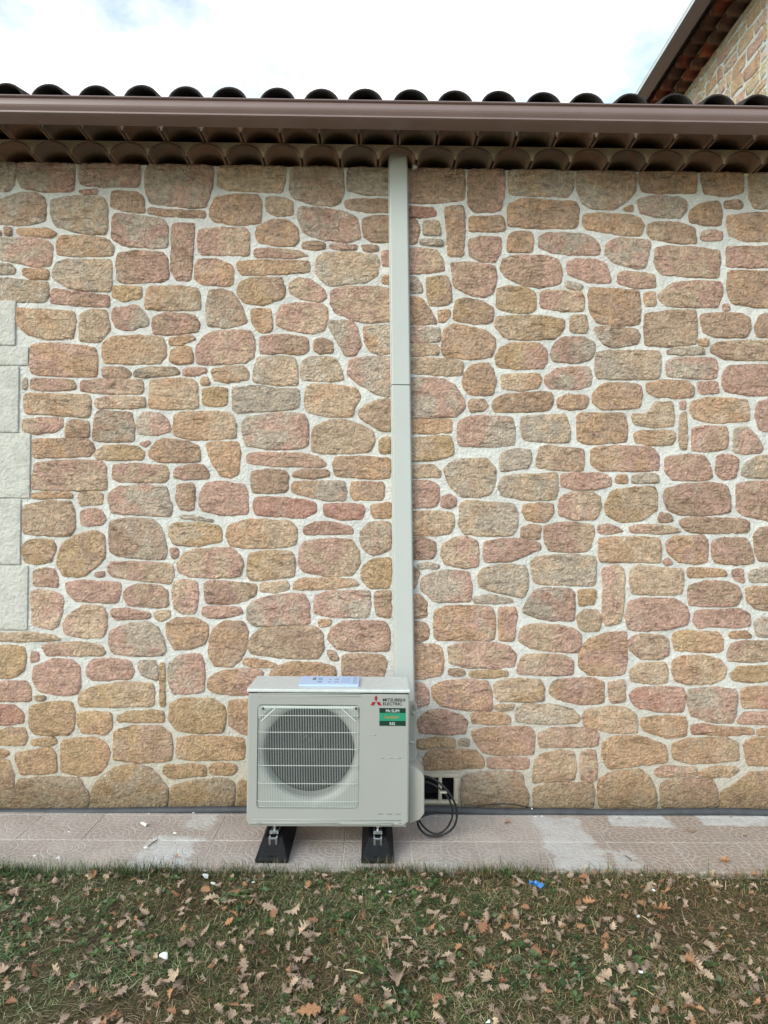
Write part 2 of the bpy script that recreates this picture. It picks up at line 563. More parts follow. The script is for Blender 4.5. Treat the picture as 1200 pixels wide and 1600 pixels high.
vent = [onY(657, 1208, WALL), onY(716, 1208, WALL), onY(716, 1256, WALL), onY(657, 1256, WALL)]
VX0, VX1, VZ0, VZ1 = vent[0].x, vent[1].x, vent[2].z, vent[0].z
xs = np.unique(np.r_[np.linspace(XL, -2.6, 20), np.arange(-2.6, 2.8, 0.013), np.linspace(2.8, XR, 24)])
zs = np.arange(-0.05, Z0 + 0.001, 0.013); zs[-1] = Z0
X, Zg = np.meshgrid(xs, zs)
P = np.c_[X.ravel(), Zg.ravel()]
Yw = WALL + 0.0042 * fbm(P * 13, 2, 3) + 0.0028 * fbm(P * 42, 9, 2)
nx = len(xs)
wf = []
for j in range(len(zs) - 1):
    for i in range(nx - 1):
        cx, cz = (xs[i] + xs[i + 1]) / 2, (zs[j] + zs[j + 1]) / 2
        if VX0 + 0.012 < cx < VX1 - 0.012 and VZ0 + 0.012 < cz < VZ1 - 0.012:
            continue
        a = j * nx + i
        wf.append([a, a + 1, a + nx + 1, a + nx])
V = np.c_[X.ravel(), Yw, Zg.ravel()].tolist()
bv, bf = box(XL, XR, WALL + 0.16, WALL + 0.35, -0.05, Z0)
tv, tf = box(XL, XR, WALL + 0.012, WALL + 0.16, Z0 - 0.02, Z0)
V, wf = join((V, wf), (bv, bf), (tv, tf))
wall = mk('wall', V, wf, MMORTAR, house, smooth=False)
for pl in wall.data.polygons: pl.use_smooth = True

def chaikin(p, r):
    q = np.roll(p, -1, 0)
    return np.stack([p * (1 - r) + q * r, p * r + q * (1 - r)], 1).reshape(-1, 2)

def inrad(p, c):
    return np.hypot(*(p - c).T).min()

def stone_geo(poly, code, seed, toworld, step=0.0078, hh=None, grow=0.0102):
    """poly: outline in wall coordinates (along, up); toworld(along, up, out) -> xyz"""
    rs = np.random.RandomState(seed)
    p = chaikin(chaikin(np.asarray(poly, float), 0.075), 0.25)
    d = np.hypot(*(np.roll(p, -1, 0) - p).T)
    per = d.sum()
    n = int(np.clip(per / step, 12, 90))
    s = np.r_[0, np.cumsum(d)]
    t = np.arange(n) * per / n
    pc = np.r_[p, p[:1]]
    p = np.c_[np.interp(t, s, pc[:, 0]), np.interp(t, s, pc[:, 1])]
    tg = np.roll(p, -1, 0) - np.roll(p, 1, 0)
    tg /= np.hypot(*tg.T)[:, None] + 1e-9
    nr = np.c_[tg[:, 1], -tg[:, 0]]
    area = 0.5 * np.sum(p[:, 0] * np.roll(p[:, 1], -1) - np.roll(p[:, 0], -1) * p[:, 1])
    if area < 0: nr = -nr
    off = rs.uniform(0, 50, 2)
    p = p + nr * (grow + 0.0042 * fbm(p * 30 + off, 4, 2) + 0.0016 * vnoise(p * 95 + off, 8))[:, None]
    c = p.mean(0)
    ir = max(0.008, 0.9 * abs(area) / per * 2 * 0.5)
    i1, i2 = min(0.002, ir * 0.2), min(0.0070, ir * 0.5)
    rings = [(p, 0.006), (p - nr * i1, -0.003)]
    h = hh if hh is not None else rs.uniform(0.006, 0.012)
    p2 = p - nr * i2
    rings.append((p2, -h * 0.8))
    m = max(1, int(ir * 1.3 / step))
    for k in range(1, m + 1):
        q = 1 - k / (m + 1)
        rings.append((c + (p2 - c) * q, -h))
    V = np.concatenate([r for r, _ in rings] + [c[None]])
    H = np.concatenate([np.full(n, y) for _, y in rings] + [[-h]])
    w = np.r_[np.zeros(n), np.full(n, 0.25), np.full(n, 0.7), np.ones(n * m + 1)]
    g = V + off
    wp = g + 0.02 * np.c_[vnoise(g * 19, 41), vnoise(g * 19, 42)]
    rel = 0.0068 * fbm(wp * 15, 11, 2) + 0.0115 * np.abs(fbm(wp * np.array([16.0, 27.0]), 15, 3)) + 0.0022 * vnoise(wp * 70, 18) - 0.0030
    tilt = rs.normal(0, 0.02, 2)
    fac = np.min([(V - c) @ rs.normal(0, 0.11, 2) + rs.uniform(0.0, 0.006) for _ in range(4)], 0)   # split faces
    rel = rel + np.clip(fac, -0.009, 0.006)
    H = H - w * (rel + (V - c) @ tilt)
    H = np.where(w > 0.5, np.minimum(H, -rs.uniform(0.0062, 0.0088)), H)
    crev = np.minimum(np.abs(fbm(wp * np.array([16.0, 27.0]), 15, 3)), 0.25) / 0.25
    a, b = PAL[code[0]], PAL[code[-1] if len(code) > 1 else code[0]]
    ax = V[:, 0] - c[0]
    wd = max(0.02, (p[:, 0].max() - p[:, 0].min()) / 2)
    f = 1 / (1 + np.exp(-(ax / wd * 3.0 + 7 * fbm(g * 14, 21, 2))))
    jit = 1 + rs.normal(0, 0.05)
    C = (np.outer(1 - f, a) + np.outer(f, b)) * jit * (0.82 + 0.27 * crev)[:, None]  # tint darkened in the creases to add their shade
    F_ = []
    R = len(rings)
    for k in range(R - 1):
        for i in range(n):
            j = (i + 1) % n
            F_.append([k * n + i, k * n + j, (k + 1) * n + j, (k + 1) * n + i])
    for i in range(n):
        F_.append([(R - 1) * n + i, (R - 1) * n + (i + 1) % n, R * n])
    if area < 0: F_ = [q[::-1] for q in F_]
    return toworld(V[:, 0], V[:, 1], H), F_, C, abs(area)

def add_stones(geos, wallobj, name='stone', limit=296):
    """the largest are parts of their own, the rest one joined part"""
    geos = sorted(geos, key=lambda g: -g[3])
    for v, f, c, _ in geos[:limit]:
        mk(name, v, f, MSTONE, wallobj, smooth=True, cols=c)
    rest = geos[limit:]
    if rest:
        V, Fc = join(*[(v.tolist(), f) for v, f, _, _ in rest])
        o = mk('small_' + name, V, Fc, MSTONE, wallobj, smooth=True, cols=np.concatenate([c for _, _, c, _ in rest]))
        o['kind'] = 'stuff'

DATA = """
@0 250
g -60 15 97 15 88 150 50 195 -60 195
gp 110 18 470 18 458 195 270 195 135 170 112 110
gp 490 18 878 18 865 165 620 165 505 150
gp 915 18 1335 18 1315 200 1280 290 1180 295 940 270 910 190
p 495 195 605 185 605 208 510 208
b 700 195 860 205 895 240 905 325 780 320 695 290
gb -60 270 0 255 110 210 210 205 285 240 285 375 190 400 60 405 -60 395
gt 325 250 480 228 640 235 670 280 672 430 655 465 500 455 350 410 318 330
b 930 305 1120 318 1275 322 1280 355 1150 355 1000 345 925 330
pg 710 335 850 350 1010 370 1045 410 1045 545 960 550 790 540 700 490
b 30 425 70 430 70 468 35 470
o -60 440 5 445 5 470 -60 470
o 105 435 300 432 350 460 320 485 120 465
gp -60 490 150 488 290 505 325 540 325 660 230 665 60 630 -60 610
ot 375 478 500 475 660 490 712 540 705 595 500 602 360 590 355 530
bp 1080 395 1210 398 1205 500 1190 750 1110 750 1070 690
g -60 650 60 655 100 685 90 715 -60 710
o 145 680 300 690 300 742 190 740 145 715
gt 360 640 420 625 690 625 700 700 690 820 560 815 430 800 330 735 335 680
bp 740 585 850 568 1010 580 1045 620 1052 740 1000 760 820 768 735 755 730 640
pb 330 805 520 835 680 850 680 915 480 908 320 890
y 710 792 880 795 885 860 770 880 705 855
ot 930 795 1080 790 1230 800 1250 850 1255 935 1050 940 915 925 910 870
gt -60 735 150 755 300 768 305 850 280 885 60 885 -60 860
ot 85 925 300 940 460 950 475 1010 455 1115 300 1120 170 1085 100 1010 75 960
t 505 965 560 940 660 940 680 1010 690 1060 620 1140 500 1130
pg 710 930 860 908 900 960 925 1000 920 1030 800 1065 730 1050 705 990
pb 965 985 1040 955 1210 970 1245 1020 1240 1070 1100 1090 960 1085 955 1030
@300 250
t 170 20 590 20 580 130 560 200 400 195 230 190 165 160
gb 625 20 945 20 945 200 925 265 880 285 760 275 640 240 610 190
g 970 20 1240 20 1240 215 1100 215 975 190
ob 150 235 250 220 410 218 432 270 428 395 300 405 150 390 115 350 120 300
t 465 232 560 240 625 260 630 340 540 350 470 320
b 960 260 990 250 1240 248 1240 325 1080 325 960 295
gp 670 300 800 300 960 330 1030 365 1050 490 960 515 800 495 700 450 660 350
b 1070 370 1150 350 1240 350 1240 510 1130 510 1075 480
pt 40 440 200 425 330 430 355 460 355 595 200 590 60 590 38 560
ob 410 420 500 375 600 378 660 430 665 500 640 535 510 535 420 515 398 470
b 700 520 780 515 830 525 830 550 760 565 690 550
p 860 530 1030 535 1025 555 880 555
b 1060 535 1160 540 1160 565 1080 568
pt 400 560 500 555 660 570 735 605 600 610 400 605 388 585
ot 285 640 420 630 740 632 735 700 600 705 450 715 310 715 290 680
gt 780 610 840 580 1000 578 1150 595 1170 640 1160 720 1080 765 850 785 770 700
po 40 625 160 622 240 655 260 690 255 770 220 785 60 775 20 740 22 660
yb 300 770 370 740 560 738 580 800 575 860 440 905 320 885 285 820
tp 610 770 660 740 740 750 820 810 838 860 800 885 690 865 615 830
pt 870 820 960 792 1240 800 1240 1010 1120 1015 1000 1000 900 955 868 900
o 1190 730 1240 730 1240 775 1190 770
p 1190 570 1240 570 1240 660 1195 660
gb 110 820 180 808 250 830 300 900 330 980 340 1010 300 1035 200 1048 100 1030 90 900
o 370 935 495 935 500 1070 430 1075 385 1040
pt 560 910 650 895 800 900 845 930 845 1000 825 1060 760 1085 600 1060 528 1030 535 960
gp 850 1010 1000 1005 1030 1060 1055 1160 1020 1220 960 1220 920 1150 880 1080
og 1075 1045 1240 1035 1240 1200 1180 1212 1110 1190 1080 1130
@0 500
po 195 160 300 145 480 160 600 180 610 230 605 355 400 350 200 335 190 260
ot 645 150 700 105 850 98 1010 110 1035 160 1035 230 1000 270 840 275 650 265 640 200
o 1060 115 1200 95 1225 120 1150 150 1065 155
o 1075 190 1140 170 1190 168 1200 200 1205 265 1100 275 1060 255
b 640 300 770 298 820 330 810 355 645 355
gt 850 320 920 300 1100 298 1125 335 1060 345 900 358 840 345
p 1150 310 1200 300 1285 305 1290 330 1210 348 1150 340
g 150 370 165 370 165 430 145 430
pt 195 368 460 378 475 430 300 440 195 430
pt 510 385 600 375 880 375 895 400 890 460 700 460 505 445
ot 940 380 1100 365 1190 368 1230 400 1240 550 1100 558 930 545
ot 150 462 560 470 565 540 555 608 400 595 160 580
pt 600 495 680 480 900 485 905 540 760 550 610 545 595 520
bg 600 590 620 570 700 575 820 580 840 680 835 755 700 760 580 750 585 680
tp 150 625 240 615 390 615 395 660 350 695 220 710 140 685
ob 420 640 460 628 555 640 555 730 410 730
gp 870 610 900 580 1000 585 1050 630 1068 690 980 715 870 710 860 650
ot 1090 600 1150 578 1300 575 1430 580 1460 610 1475 660 1470 735 1330 745 1180 745 1090 715 1085 650
ob 210 750 380 745 540 745 575 770 590 810 560 850 400 855 215 860 210 800
ty 590 840 650 790 740 785 860 790 900 830 895 870 760 875 610 865
p 870 770 935 760 905 790
ob 935 820 980 760 1030 745 1180 765 1245 790 1245 880 1120 890 970 880 935 850
pt 215 900 300 885 480 880 640 885 660 920 668 1060 400 1065 200 1055
pt 710 905 850 900 1040 915 1055 950 1050 990 1030 1010 750 1010 705 990
pb 1100 930 1180 910 1270 905 1300 940 1305 990 1150 995 1090 985
@300 500
pt 60 120 130 72 250 68 370 68 388 120 388 230 340 265 130 278 35 275 25 190
pb 430 110 540 92 720 110 730 180 700 212 560 205 430 210 425 160
b 765 130 820 115 875 140 880 200 800 208 765 190
gt 410 235 540 230 635 235 655 290 658 405 540 405 385 385 385 320
gt 690 260 740 230 830 232 900 245 930 310 948 370 860 383 690 372 680 320
pg 985 250 1080 235 1240 230 1240 480 1160 465 1060 410 975 340
ot 125 315 200 298 330 292 350 320 350 370 200 390 140 380
o 60 370 95 360 108 400 65 402
y 70 440 120 425 220 430 218 530 120 538 70 525
g 255 425 400 415 530 430 665 435 670 490 665 545 560 560 280 578 255 550
to 720 420 760 402 900 408 1030 430 1050 480 1020 530 1000 600 870 605 720 570 705 500
gp 325 620 430 595 560 580 700 590 725 640 725 780 640 805 480 805 340 785 315 700
t 760 680 850 630 940 622 1040 650 1130 700 1140 770 1100 825 850 835 750 820 750 740
tb 1045 570 1090 530 1160 505 1240 495 1240 695 1180 690 1100 640 1045 600
y 1170 760 1190 740 1235 735 1240 830 1180 828
o 90 780 120 765 290 765 300 830 290 960 240 988 180 970 120 880
pb 345 845 400 832 650 835 780 855 838 900 820 915 500 912 345 890
b 380 950 470 938 580 945 600 980 595 1060 570 1075 380 1080 370 990
b 640 950 700 935 850 940 860 975 740 990 630 975
bo 900 860 1100 858 1240 870 1240 985 1100 990 895 970 885 900
@0 750
o 200 90 260 82 440 80 455 105 300 112 205 110
t 490 85 560 75 640 85 640 152 500 155
pg 690 80 740 45 900 35 1040 45 1055 110 1075 170 1060 225 900 215 700 205 678 120
b 1110 30 1200 22 1215 60 1210 185 1130 185 1105 120
tb 150 160 300 132 440 138 465 190 470 290 440 345 300 345 150 335 145 250
p 510 200 570 180 630 190 660 240 640 275 515 285 508 240
g 1120 230 1200 225 1340 258 1200 240
bg 690 260 800 242 950 250 1000 280 1020 350 1045 440 1030 495 900 490 730 470 685 440 685 340
ty 1060 290 1100 270 1240 270 1370 290 1385 330 1380 380 1240 410 1090 405 1055 340
yb 150 400 200 372 330 375 348 420 320 510 240 522 160 510 140 440
yb 400 390 520 330 600 320 645 340 655 420 655 490 590 550 520 600 400 600 365 540 365 470
p 1065 430 1110 430 1110 480 1080 490
tp 1110 530 1150 460 1220 438 1440 425 1500 470 1520 520 1500 600 1320 610 1180 600 1120 570
pt 690 515 800 510 960 520 1080 530 1085 600 1060 648 900 625 700 600 675 560
tp 210 570 280 552 340 560 360 610 365 665 210 660
p 600 580 645 575 645 600 600 600
p 415 645 480 632 750 640 752 700 730 765 560 758 470 750 425 700
pt 790 680 850 655 980 660 1045 690 1050 780 1000 795 800 780 775 730
tp 1090 640 1150 625 1230 640 1240 700 1220 830 1140 830 1090 800 1080 700
tp 200 700 240 688 360 705 395 730 390 820 360 905 320 930 205 905
p 700 810 780 805 940 835 930 860 730 868 700 845
t 970 830 1060 815 1060 850 1000 880 970 860
pt 410 870 450 830 520 785 640 795 665 840 665 920 640 980 520 985 410 960 395 900
t -60 970 150 955 320 965 385 1000 200 1005 -60 1000
pg 690 950 800 900 930 892 980 920 1020 1000 1035 1060 1020 1095 850 1095 710 1085 680 1010
ob 1040 900 1110 862 1220 865 1290 900 1298 970 1280 1020 1210 1050 1090 1055 1050 980
@300 750
p 50 100 80 30 170 10 330 35 345 110 350 210 200 218 70 190 45 150
r 395 115 500 108 700 125 770 150 775 200 700 235 560 225 400 218 385 160
og 630 15 950 12 960 60 955 125 850 125 740 105 630 75
ob 1000 15 1190 15 1205 50 1190 120 1020 125 992 90
r 820 155 900 148 1070 155 1078 190 1060 240 920 242 830 220
o 1120 160 1240 145 1240 235 1140 238 1120 200
p 700 300 760 265 900 270 1000 300 1005 335 850 335 705 335
ot 230 290 330 250 460 250 620 262 655 310 650 400 620 412 330 425 240 410 215 350
gb 1060 320 1110 268 1240 262 1240 430 1130 470 1075 430 1050 370
pt 680 430 700 390 850 368 1000 375 1040 440 1050 520 1000 595 850 598 700 570 668 510
yt 360 460 480 445 620 452 640 500 640 600 560 610 370 628 345 590 350 510
y 1070 540 1130 500 1240 488 1240 675 1110 672 1060 610
pt 85 640 200 638 400 655 400 715 330 755 230 772 90 765 80 700
t 430 650 600 635 605 680 520 700 430 695
ot 640 640 700 615 1000 622 1045 655 900 672 740 685 630 680
p 70 800 150 795 300 800 320 830 250 850 110 862 65 835
gp 380 760 470 730 600 710 700 715 730 770 735 900 600 900 400 915 345 870 345 800
pg 770 720 850 700 1010 692 1110 695 1115 780 1100 855 900 855 765 830
b 1150 700 1240 695 1240 860 1160 850 1140 790
o 790 880 870 875 860 905 800 915
ob 130 940 190 885 320 888 350 950 345 1040 310 1110 250 1165 140 1160 110 1100 110 1000
tb 430 930 600 915 770 920 818 960 820 1060 780 1115 560 1110 370 1080 345 1040 380 970
bp 870 930 940 885 1210 885 1235 950 1230 1065 1000 1068 900 1050 850 990
b 850 1070 890 1075 912 1120 870 1125
b 940 1100 1000 1092 1180 1095 1215 1130 1200 1240 940 1240
o 500 1180 620 1140 800 1145 890 1170 905 1240 480 1240
o 325 1120 380 1118 520 1150 530 1168 400 1165 325 1150
@0 1000
y -60 45 60 35 150 50 165 100 150 190 80 235 -60 235
p 200 75 240 80 240 130 195 135
pt 265 40 350 25 500 12 630 35 660 75 640 95 450 95 290 92
p 215 170 330 122 450 125 500 170 500 280 480 330 400 345 240 315 205 240
p 545 180 570 130 700 118 810 135 838 190 820 235 700 245 580 250 545 220
g 865 135 970 130 985 180 980 250 900 225 865 180
y 1003 145 1027 145 1028 410 1003 410
yp -60 265 170 262 190 300 195 375 100 380 -60 375
yt 500 330 600 290 780 262 950 275 965 330 960 410 700 415 500 410 490 370
gp 1060 150 1120 100 1250 88 1275 150 1275 320 1180 335 1080 330 1050 240
r -60 410 90 410 150 460 145 515 60 525 -60 525
t 225 350 285 355 270 375 230 372
yo 185 420 330 385 450 390 465 440 460 560 420 592 220 590 185 545
yo 490 455 620 450 695 460 695 550 650 590 510 575 488 520
y 735 480 800 450 1020 445 1025 510 740 510
y 1065 400 1140 365 1330 368 1400 420 1412 500 1390 570 1250 580 1110 560 1060 500
yb -60 590 60 550 155 555 168 600 150 655 -60 655
y 195 625 340 612 350 640 330 655 200 655
yo 385 630 600 608 660 650 685 700 660 790 600 845 500 845 385 820
yb 715 570 830 540 1000 540 1060 580 1075 640 1070 750 900 765 710 750
yo 90 710 320 675 345 720 355 820 250 835 130 835
o -60 680 40 690 55 710 20 730 -60 730
yo 1110 615 1200 602 1400 610 1520 615 1525 740 1400 745 1200 745 1105 735
yb -60 750 60 752 85 850 85 940 -60 940
bg 110 875 300 860 500 865 520 910 555 960 555 1050 -60 1050 -60 960 100 930
yg 570 960 600 890 720 800 850 780 940 800 1010 880 1050 930 1040 1050 570 1050
yo 1030 790 1200 775 1285 790 1290 845 1180 850 1080 865 1025 830
yo 1305 800 1350 770 1470 780 1478 810 1440 840 1320 835
yg 1080 920 1200 880 1400 868 1465 890 1465 1040 1060 1045
y 1490 880 1700 880 1700 1045 1490 1045
bo 1430 380 1600 375 1600 590 1500 580 1435 530
op 1310 240 1380 200 1500 185 1640 190 1640 340 1450 340 1330 325 1300 290
yo 1560 620 1900 610 1900 750 1565 745
t 1640 400 1980 400 1980 570 1640 575
p 1680 256 2100 256 2100 350 1690 350
yo 1930 610 2240 610 2240 740 1930 745
yg 1740 800 2080 790 2080 1045 1740 1045
b 2020 400 2340 395 2340 560 2020 570
y 2120 800 2460 780 2460 1045 2120 1045
t 2280 600 2520 600 2520 740 2280 740
o 2140 256 2440 256 2440 350 2140 350
@630 250
b -20 20 385 20 378 250 200 268 -20 260
bp 405 20 630 20 628 180 610 315 450 325 410 290
tg 660 20 1065 20 1060 190 1030 228 800 220 662 210
r -20 295 60 293 190 302 208 350 100 358 -20 350
ob 260 295 370 290 380 350 375 600 285 600 280 480
b -20 375 80 378 100 420 80 520 -20 525
gt 130 385 220 382 230 465 130 470
g 110 500 245 505 245 535 110 528
ob 420 358 620 355 632 400 630 445 415 445 412 390
ob 660 280 750 245 900 258 1080 262 1098 310 1085 410 1060 425 850 425 660 410 655 340
bp 420 500 480 480 610 490 608 580 570 640 480 630 420 600 412 540
ob 665 470 720 448 800 455 810 510 800 575 650 570 655 520
gp 855 480 900 458 1110 462 1180 485 1222 530 1222 590 1050 592 930 580 850 545
pt -20 555 100 552 210 570 245 620 258 690 150 705 -20 708
bp 300 645 400 640 575 665 580 760 560 830 500 860 400 835 320 790
bp 620 620 700 600 900 600 970 625 995 690 985 770 850 795 750 780 640 730 612 680
p 1025 645 1080 622 1200 625 1260 650 1295 740 1290 765 1150 765 1030 710
g 1020 762 1125 785 1110 808 1020 795
g -20 735 80 735 115 790 115 825 -20 835
yb 150 740 270 725 295 780 300 880 270 905 165 910 150 830
ob -20 855 110 862 160 930 212 1020 100 1028 -20 1020
o 220 945 285 938 290 975 260 1010 225 1015
yb 330 880 400 865 500 890 560 930 560 1000 530 1018 440 1022 310 1000
ty 590 810 650 790 760 800 825 830 825 930 780 958 680 955 580 920
pt 860 830 900 818 1110 825 1130 860 1125 940 1000 945 860 920
ty 585 985 700 972 900 980 1005 1000 1005 1050 950 1115 760 1122 630 1110 570 1030
t 1050 975 1140 970 1150 1040 1140 1078 1045 1075
@900 250
gb 5 20 375 20 372 190 300 270 230 310 100 300 40 270 5 180
bo 400 20 750 20 748 205 560 208 415 195 395 130
bo 780 20 1045 20 1040 200 950 225 800 210
tg 1080 100 1100 20 1260 20 1260 300 1110 300 1085 230
pg 385 250 480 228 640 235 690 260 690 310 650 360 500 355 400 330
o 295 310 350 285 350 320
ob 715 320 780 275 890 260 910 320 905 405 800 405 710 385
b 930 262 1030 255 1042 280 1030 300 930 298
ot 50 345 150 335 330 345 400 365 425 410 400 470 280 465 60 430 45 390
tb 450 410 500 390 650 395 740 430 752 520 620 518 470 490 445 450
gp 790 450 850 440 910 450 910 498 820 500 780 490
ob 940 350 1100 335 1260 330 1260 505 1050 505 955 470
pg 190 530 250 490 380 500 460 510 460 560 430 670 380 680 240 640 180 590
pt 495 555 560 542 700 545 895 570 900 640 885 735 700 725 530 715 492 640
pb 940 545 1100 545 1260 540 1260 665 1080 670 940 665
pt 260 720 300 695 490 720 495 795 370 798 260 770
ob 80 800 250 808 390 820 400 900 395 1025 250 1032 130 1015 80 930
ot 430 835 490 828 495 905 440 915 425 870
tp 520 840 600 775 740 758 900 765 915 830 885 920 740 915 560 915 515 870
bt 430 960 600 943 745 940 755 1050 750 1150 560 1162 430 1158
ob 950 700 1050 695 1260 705 1260 915 1120 918 970 890 945 800
p 920 910 950 900 960 935 925 940
b 780 970 900 958 1040 965 1085 990 1090 1060 1060 1105 880 1105 800 1080 785 1020
b 1140 985 1180 965 1260 960 1260 1108 1130 1105 1120 1050
@630 500
pg -20 50 60 48 230 52 228 130 120 138 -20 130
t -20 155 215 158 220 215 100 222 -20 220
ob 250 60 320 25 400 45 520 70 570 120 575 170 550 225 430 245 260 225 240 180
t -20 265 120 240 290 245 378 270 365 345 250 345 50 325 -20 310
ob 380 340 430 285 530 272 560 310 575 380 555 465 500 472 400 455 370 400
yp 600 180 680 145 850 148 890 190 895 250 870 300 720 305 590 290 580 230
pg 950 145 1000 110 1140 110 1195 150 1195 190 1170 240 1100 265 940 258 925 210
to 615 345 740 338 850 338 868 375 840 420 740 438 615 425
pg 895 350 960 305 1100 295 1165 300 1180 360 1165 410 1080 435 910 425 890 385
gp -20 370 100 362 240 368 320 410 370 480 385 545 330 600 180 608 -20 605
b 410 520 430 497 500 498 530 535 500 565 420 575
ob 570 500 640 468 860 452 925 460 935 500 915 565 740 570 570 575 555 540
ob 970 490 1030 468 1150 475 1158 510 1140 550 1050 560 965 550
o -20 625 180 630 300 625 300 700 170 705 -20 710
pg 345 640 400 610 500 600 680 612 695 680 690 780 560 790 350 785 340 700
gt 740 610 850 600 1010 590 1030 650 1045 700 1035 760 880 760 750 745 735 670
ty -20 745 150 735 290 722 310 790 310 840 180 875 -20 880
tb 850 800 900 785 1000 800 1125 812 1130 870 1125 940 1000 940 840 920 835 860
g 610 830 720 805 790 815 800 860 780 920 700 930 610 945
t -20 920 180 905 230 945 230 980 80 982 -20 980
gt 300 890 380 870 520 870 575 930 575 1000 545 1085 480 1105 360 1100 290 1030 255 940
gt 620 985 700 970 850 965 960 955 965 1050 950 1120 800 1125 620 1100 595 1050
p 990 970 1050 960 1250 960 1295 990 1300 1030 1200 1055 1080 1060 990 1040
@900 500
gb 110 50 200 42 370 60 400 100 380 150 240 172 170 150
gt 130 200 300 192 520 195 530 260 520 365 330 370 130 365 120 280
g 570 190 650 172 800 178 800 210 700 213 570 210
gp 570 260 640 235 870 240 882 300 870 365 740 365 565 350
bo 770 130 820 120 820 155 770 155
bt 850 160 900 138 1260 130 1260 245 1100 250 940 245 845 195
p 930 320 960 290 1120 282 1260 285 1260 470 1080 470 930 440 915 380
ob 115 450 170 398 280 395 400 410 410 470 395 550 250 555 150 560 105 510
ob 440 400 540 380 700 382 735 420 730 480 650 490 500 480 445 450
p 765 390 885 390 888 455 770 458
ot 720 520 800 490 900 490 1070 500 1080 560 1080 630 860 645 740 615 718 570
p 1130 520 1200 500 1260 500 1260 690 1150 690 1120 600
t 495 515 600 515 610 580 608 660 500 668 360 650 355 595 440 590 470 560
p 655 515 680 510 680 555 655 555
t 650 590 685 570 692 700 690 810 655 812 645 700
ob 10 600 40 580 150 590 300 585 320 660 315 760 200 765 60 775 10 750
ot 365 715 400 695 610 695 618 740 600 775 480 780 370 765
pb 730 680 780 665 940 670 948 740 945 800 800 825 725 810
gp 985 690 1050 670 1090 690 1130 740 1165 800 1150 825 1050 835 985 820
op 95 810 160 792 340 790 480 800 515 850 515 940 300 942 150 938 90 900
pb 560 860 700 845 800 850 830 900 850 980 800 1000 600 1000 555 940
p 880 850 960 840 1010 870 1005 930 990 985 920 995 875 960
gt 1050 910 1120 855 1260 845 1260 985 1100 985 1035 970
o 255 975 315 970 320 1015 250 1015
g 355 975 430 960 510 970 515 1015 350 1015
@630 750
p -20 5 180 10 220 40 220 140 180 170 -20 172
p 245 110 290 95 325 110 325 160 290 175 240 160
ot -20 198 250 200 310 215 315 280 290 330 180 345 -20 340
tg 360 150 400 130 560 145 690 150 710 200 715 290 680 345 540 345 380 335 350 280
ob 750 160 830 148 935 150 940 200 910 245 880 262 770 245 745 200
pt 985 110 1060 78 1190 80 1225 110 1235 170 1200 245 1060 245 980 220 970 170
b 745 300 790 280 855 290 850 365 760 362 735 345
pt 885 290 980 265 1100 275 1185 285 1190 340 1160 440 1040 450 920 440 885 390
bp -20 365 120 360 200 390 205 430 190 490 -20 495
tp 250 400 330 362 400 360 460 385 470 450 465 540 380 548 260 525 235 470
p 515 390 620 368 740 372 850 395 860 425 800 455 680 505 510 508 500 450
g 90 530 150 518 230 535 210 550 100 548
b -20 545 70 545 100 580 85 640 60 680 -20 680
gp 120 620 180 580 260 565 410 580 425 650 420 755 300 760 190 755 110 680
tg 465 600 500 555 600 535 760 535 780 600 775 690 740 730 650 715 480 670
g 440 740 520 720 600 730 690 755 600 768 450 768
tg 800 500 880 478 1080 470 1200 480 1205 560 1200 660 1000 652 820 645 805 570
gp 760 790 820 690 900 678 1040 680 1070 710 1070 875 940 880 830 860 750 820
y 1095 690 1200 685 1205 730 1190 775 1100 785
t 1090 850 1130 815 1210 812 1235 880 1220 940 1130 945 1095 910
ob -20 720 100 720 145 760 150 850 100 858 -20 860
ob -20 885 60 885 140 895 160 930 150 990 110 1005 -20 1005
op 200 820 280 790 420 790 560 798 570 850 570 1000 200 1000 195 900
op 600 800 700 798 710 850 690 1000 600 1000
tp 740 930 800 905 960 905 1080 940 1110 970 1110 1010 1095 1075 950 1070 800 1050 720 1000
@900 750
yt 195 130 230 70 350 50 490 45 510 100 500 190 400 255 280 265 195 220 185 170
bp 560 60 640 35 820 18 940 35 960 100 965 200 800 218 640 215 570 180 552 120
pb 1000 30 1080 10 1260 15 1260 270 1150 240 1060 225 1005 190
b 510 240 530 205 590 225 600 255 520 262
b 645 255 720 240 1000 242 1080 262 1080 325 900 330 720 325 660 290
pb 140 290 200 278 300 320 200 328 140 325
pt 335 295 400 282 580 288 655 320 580 330 340 325
ot 145 370 240 360 400 358 520 365 530 430 525 515 350 510 150 505 145 440
op 560 390 620 355 800 352 820 400 818 510 740 522 640 510 570 450
pb 855 390 920 362 1060 365 1090 420 1110 515 1000 528 860 510 850 450
b 1110 350 1150 300 1260 295 1260 510 1140 505 1115 430
p 545 510 575 495 600 520 560 530
pt 165 550 260 538 300 570 298 700 290 830 270 890 190 910 165 850 175 700
t 345 560 400 535 520 550 660 560 670 620 660 710 500 715 350 705 338 640
o 700 555 780 552 920 565 945 595 840 602 705 605
p 980 560 1040 560 1048 640 1000 620 975 590
g 1080 580 1150 555 1260 545 1260 640 1090 635
pb 705 660 800 635 950 640 1010 670 1030 720 1000 780 850 790 710 775 700 720
ob 1065 680 1120 670 1260 670 1260 815 1140 810 1070 760
p 335 760 420 740 620 745 690 790 705 850 690 900 560 930 400 940 320 930 312 850
p 745 820 900 815 1030 808 1085 840 1085 910 1000 920 850 912 760 922 735 890
g 1115 890 1160 862 1260 860 1260 980 1130 970
o 955 955 1060 945 1100 980 960 985
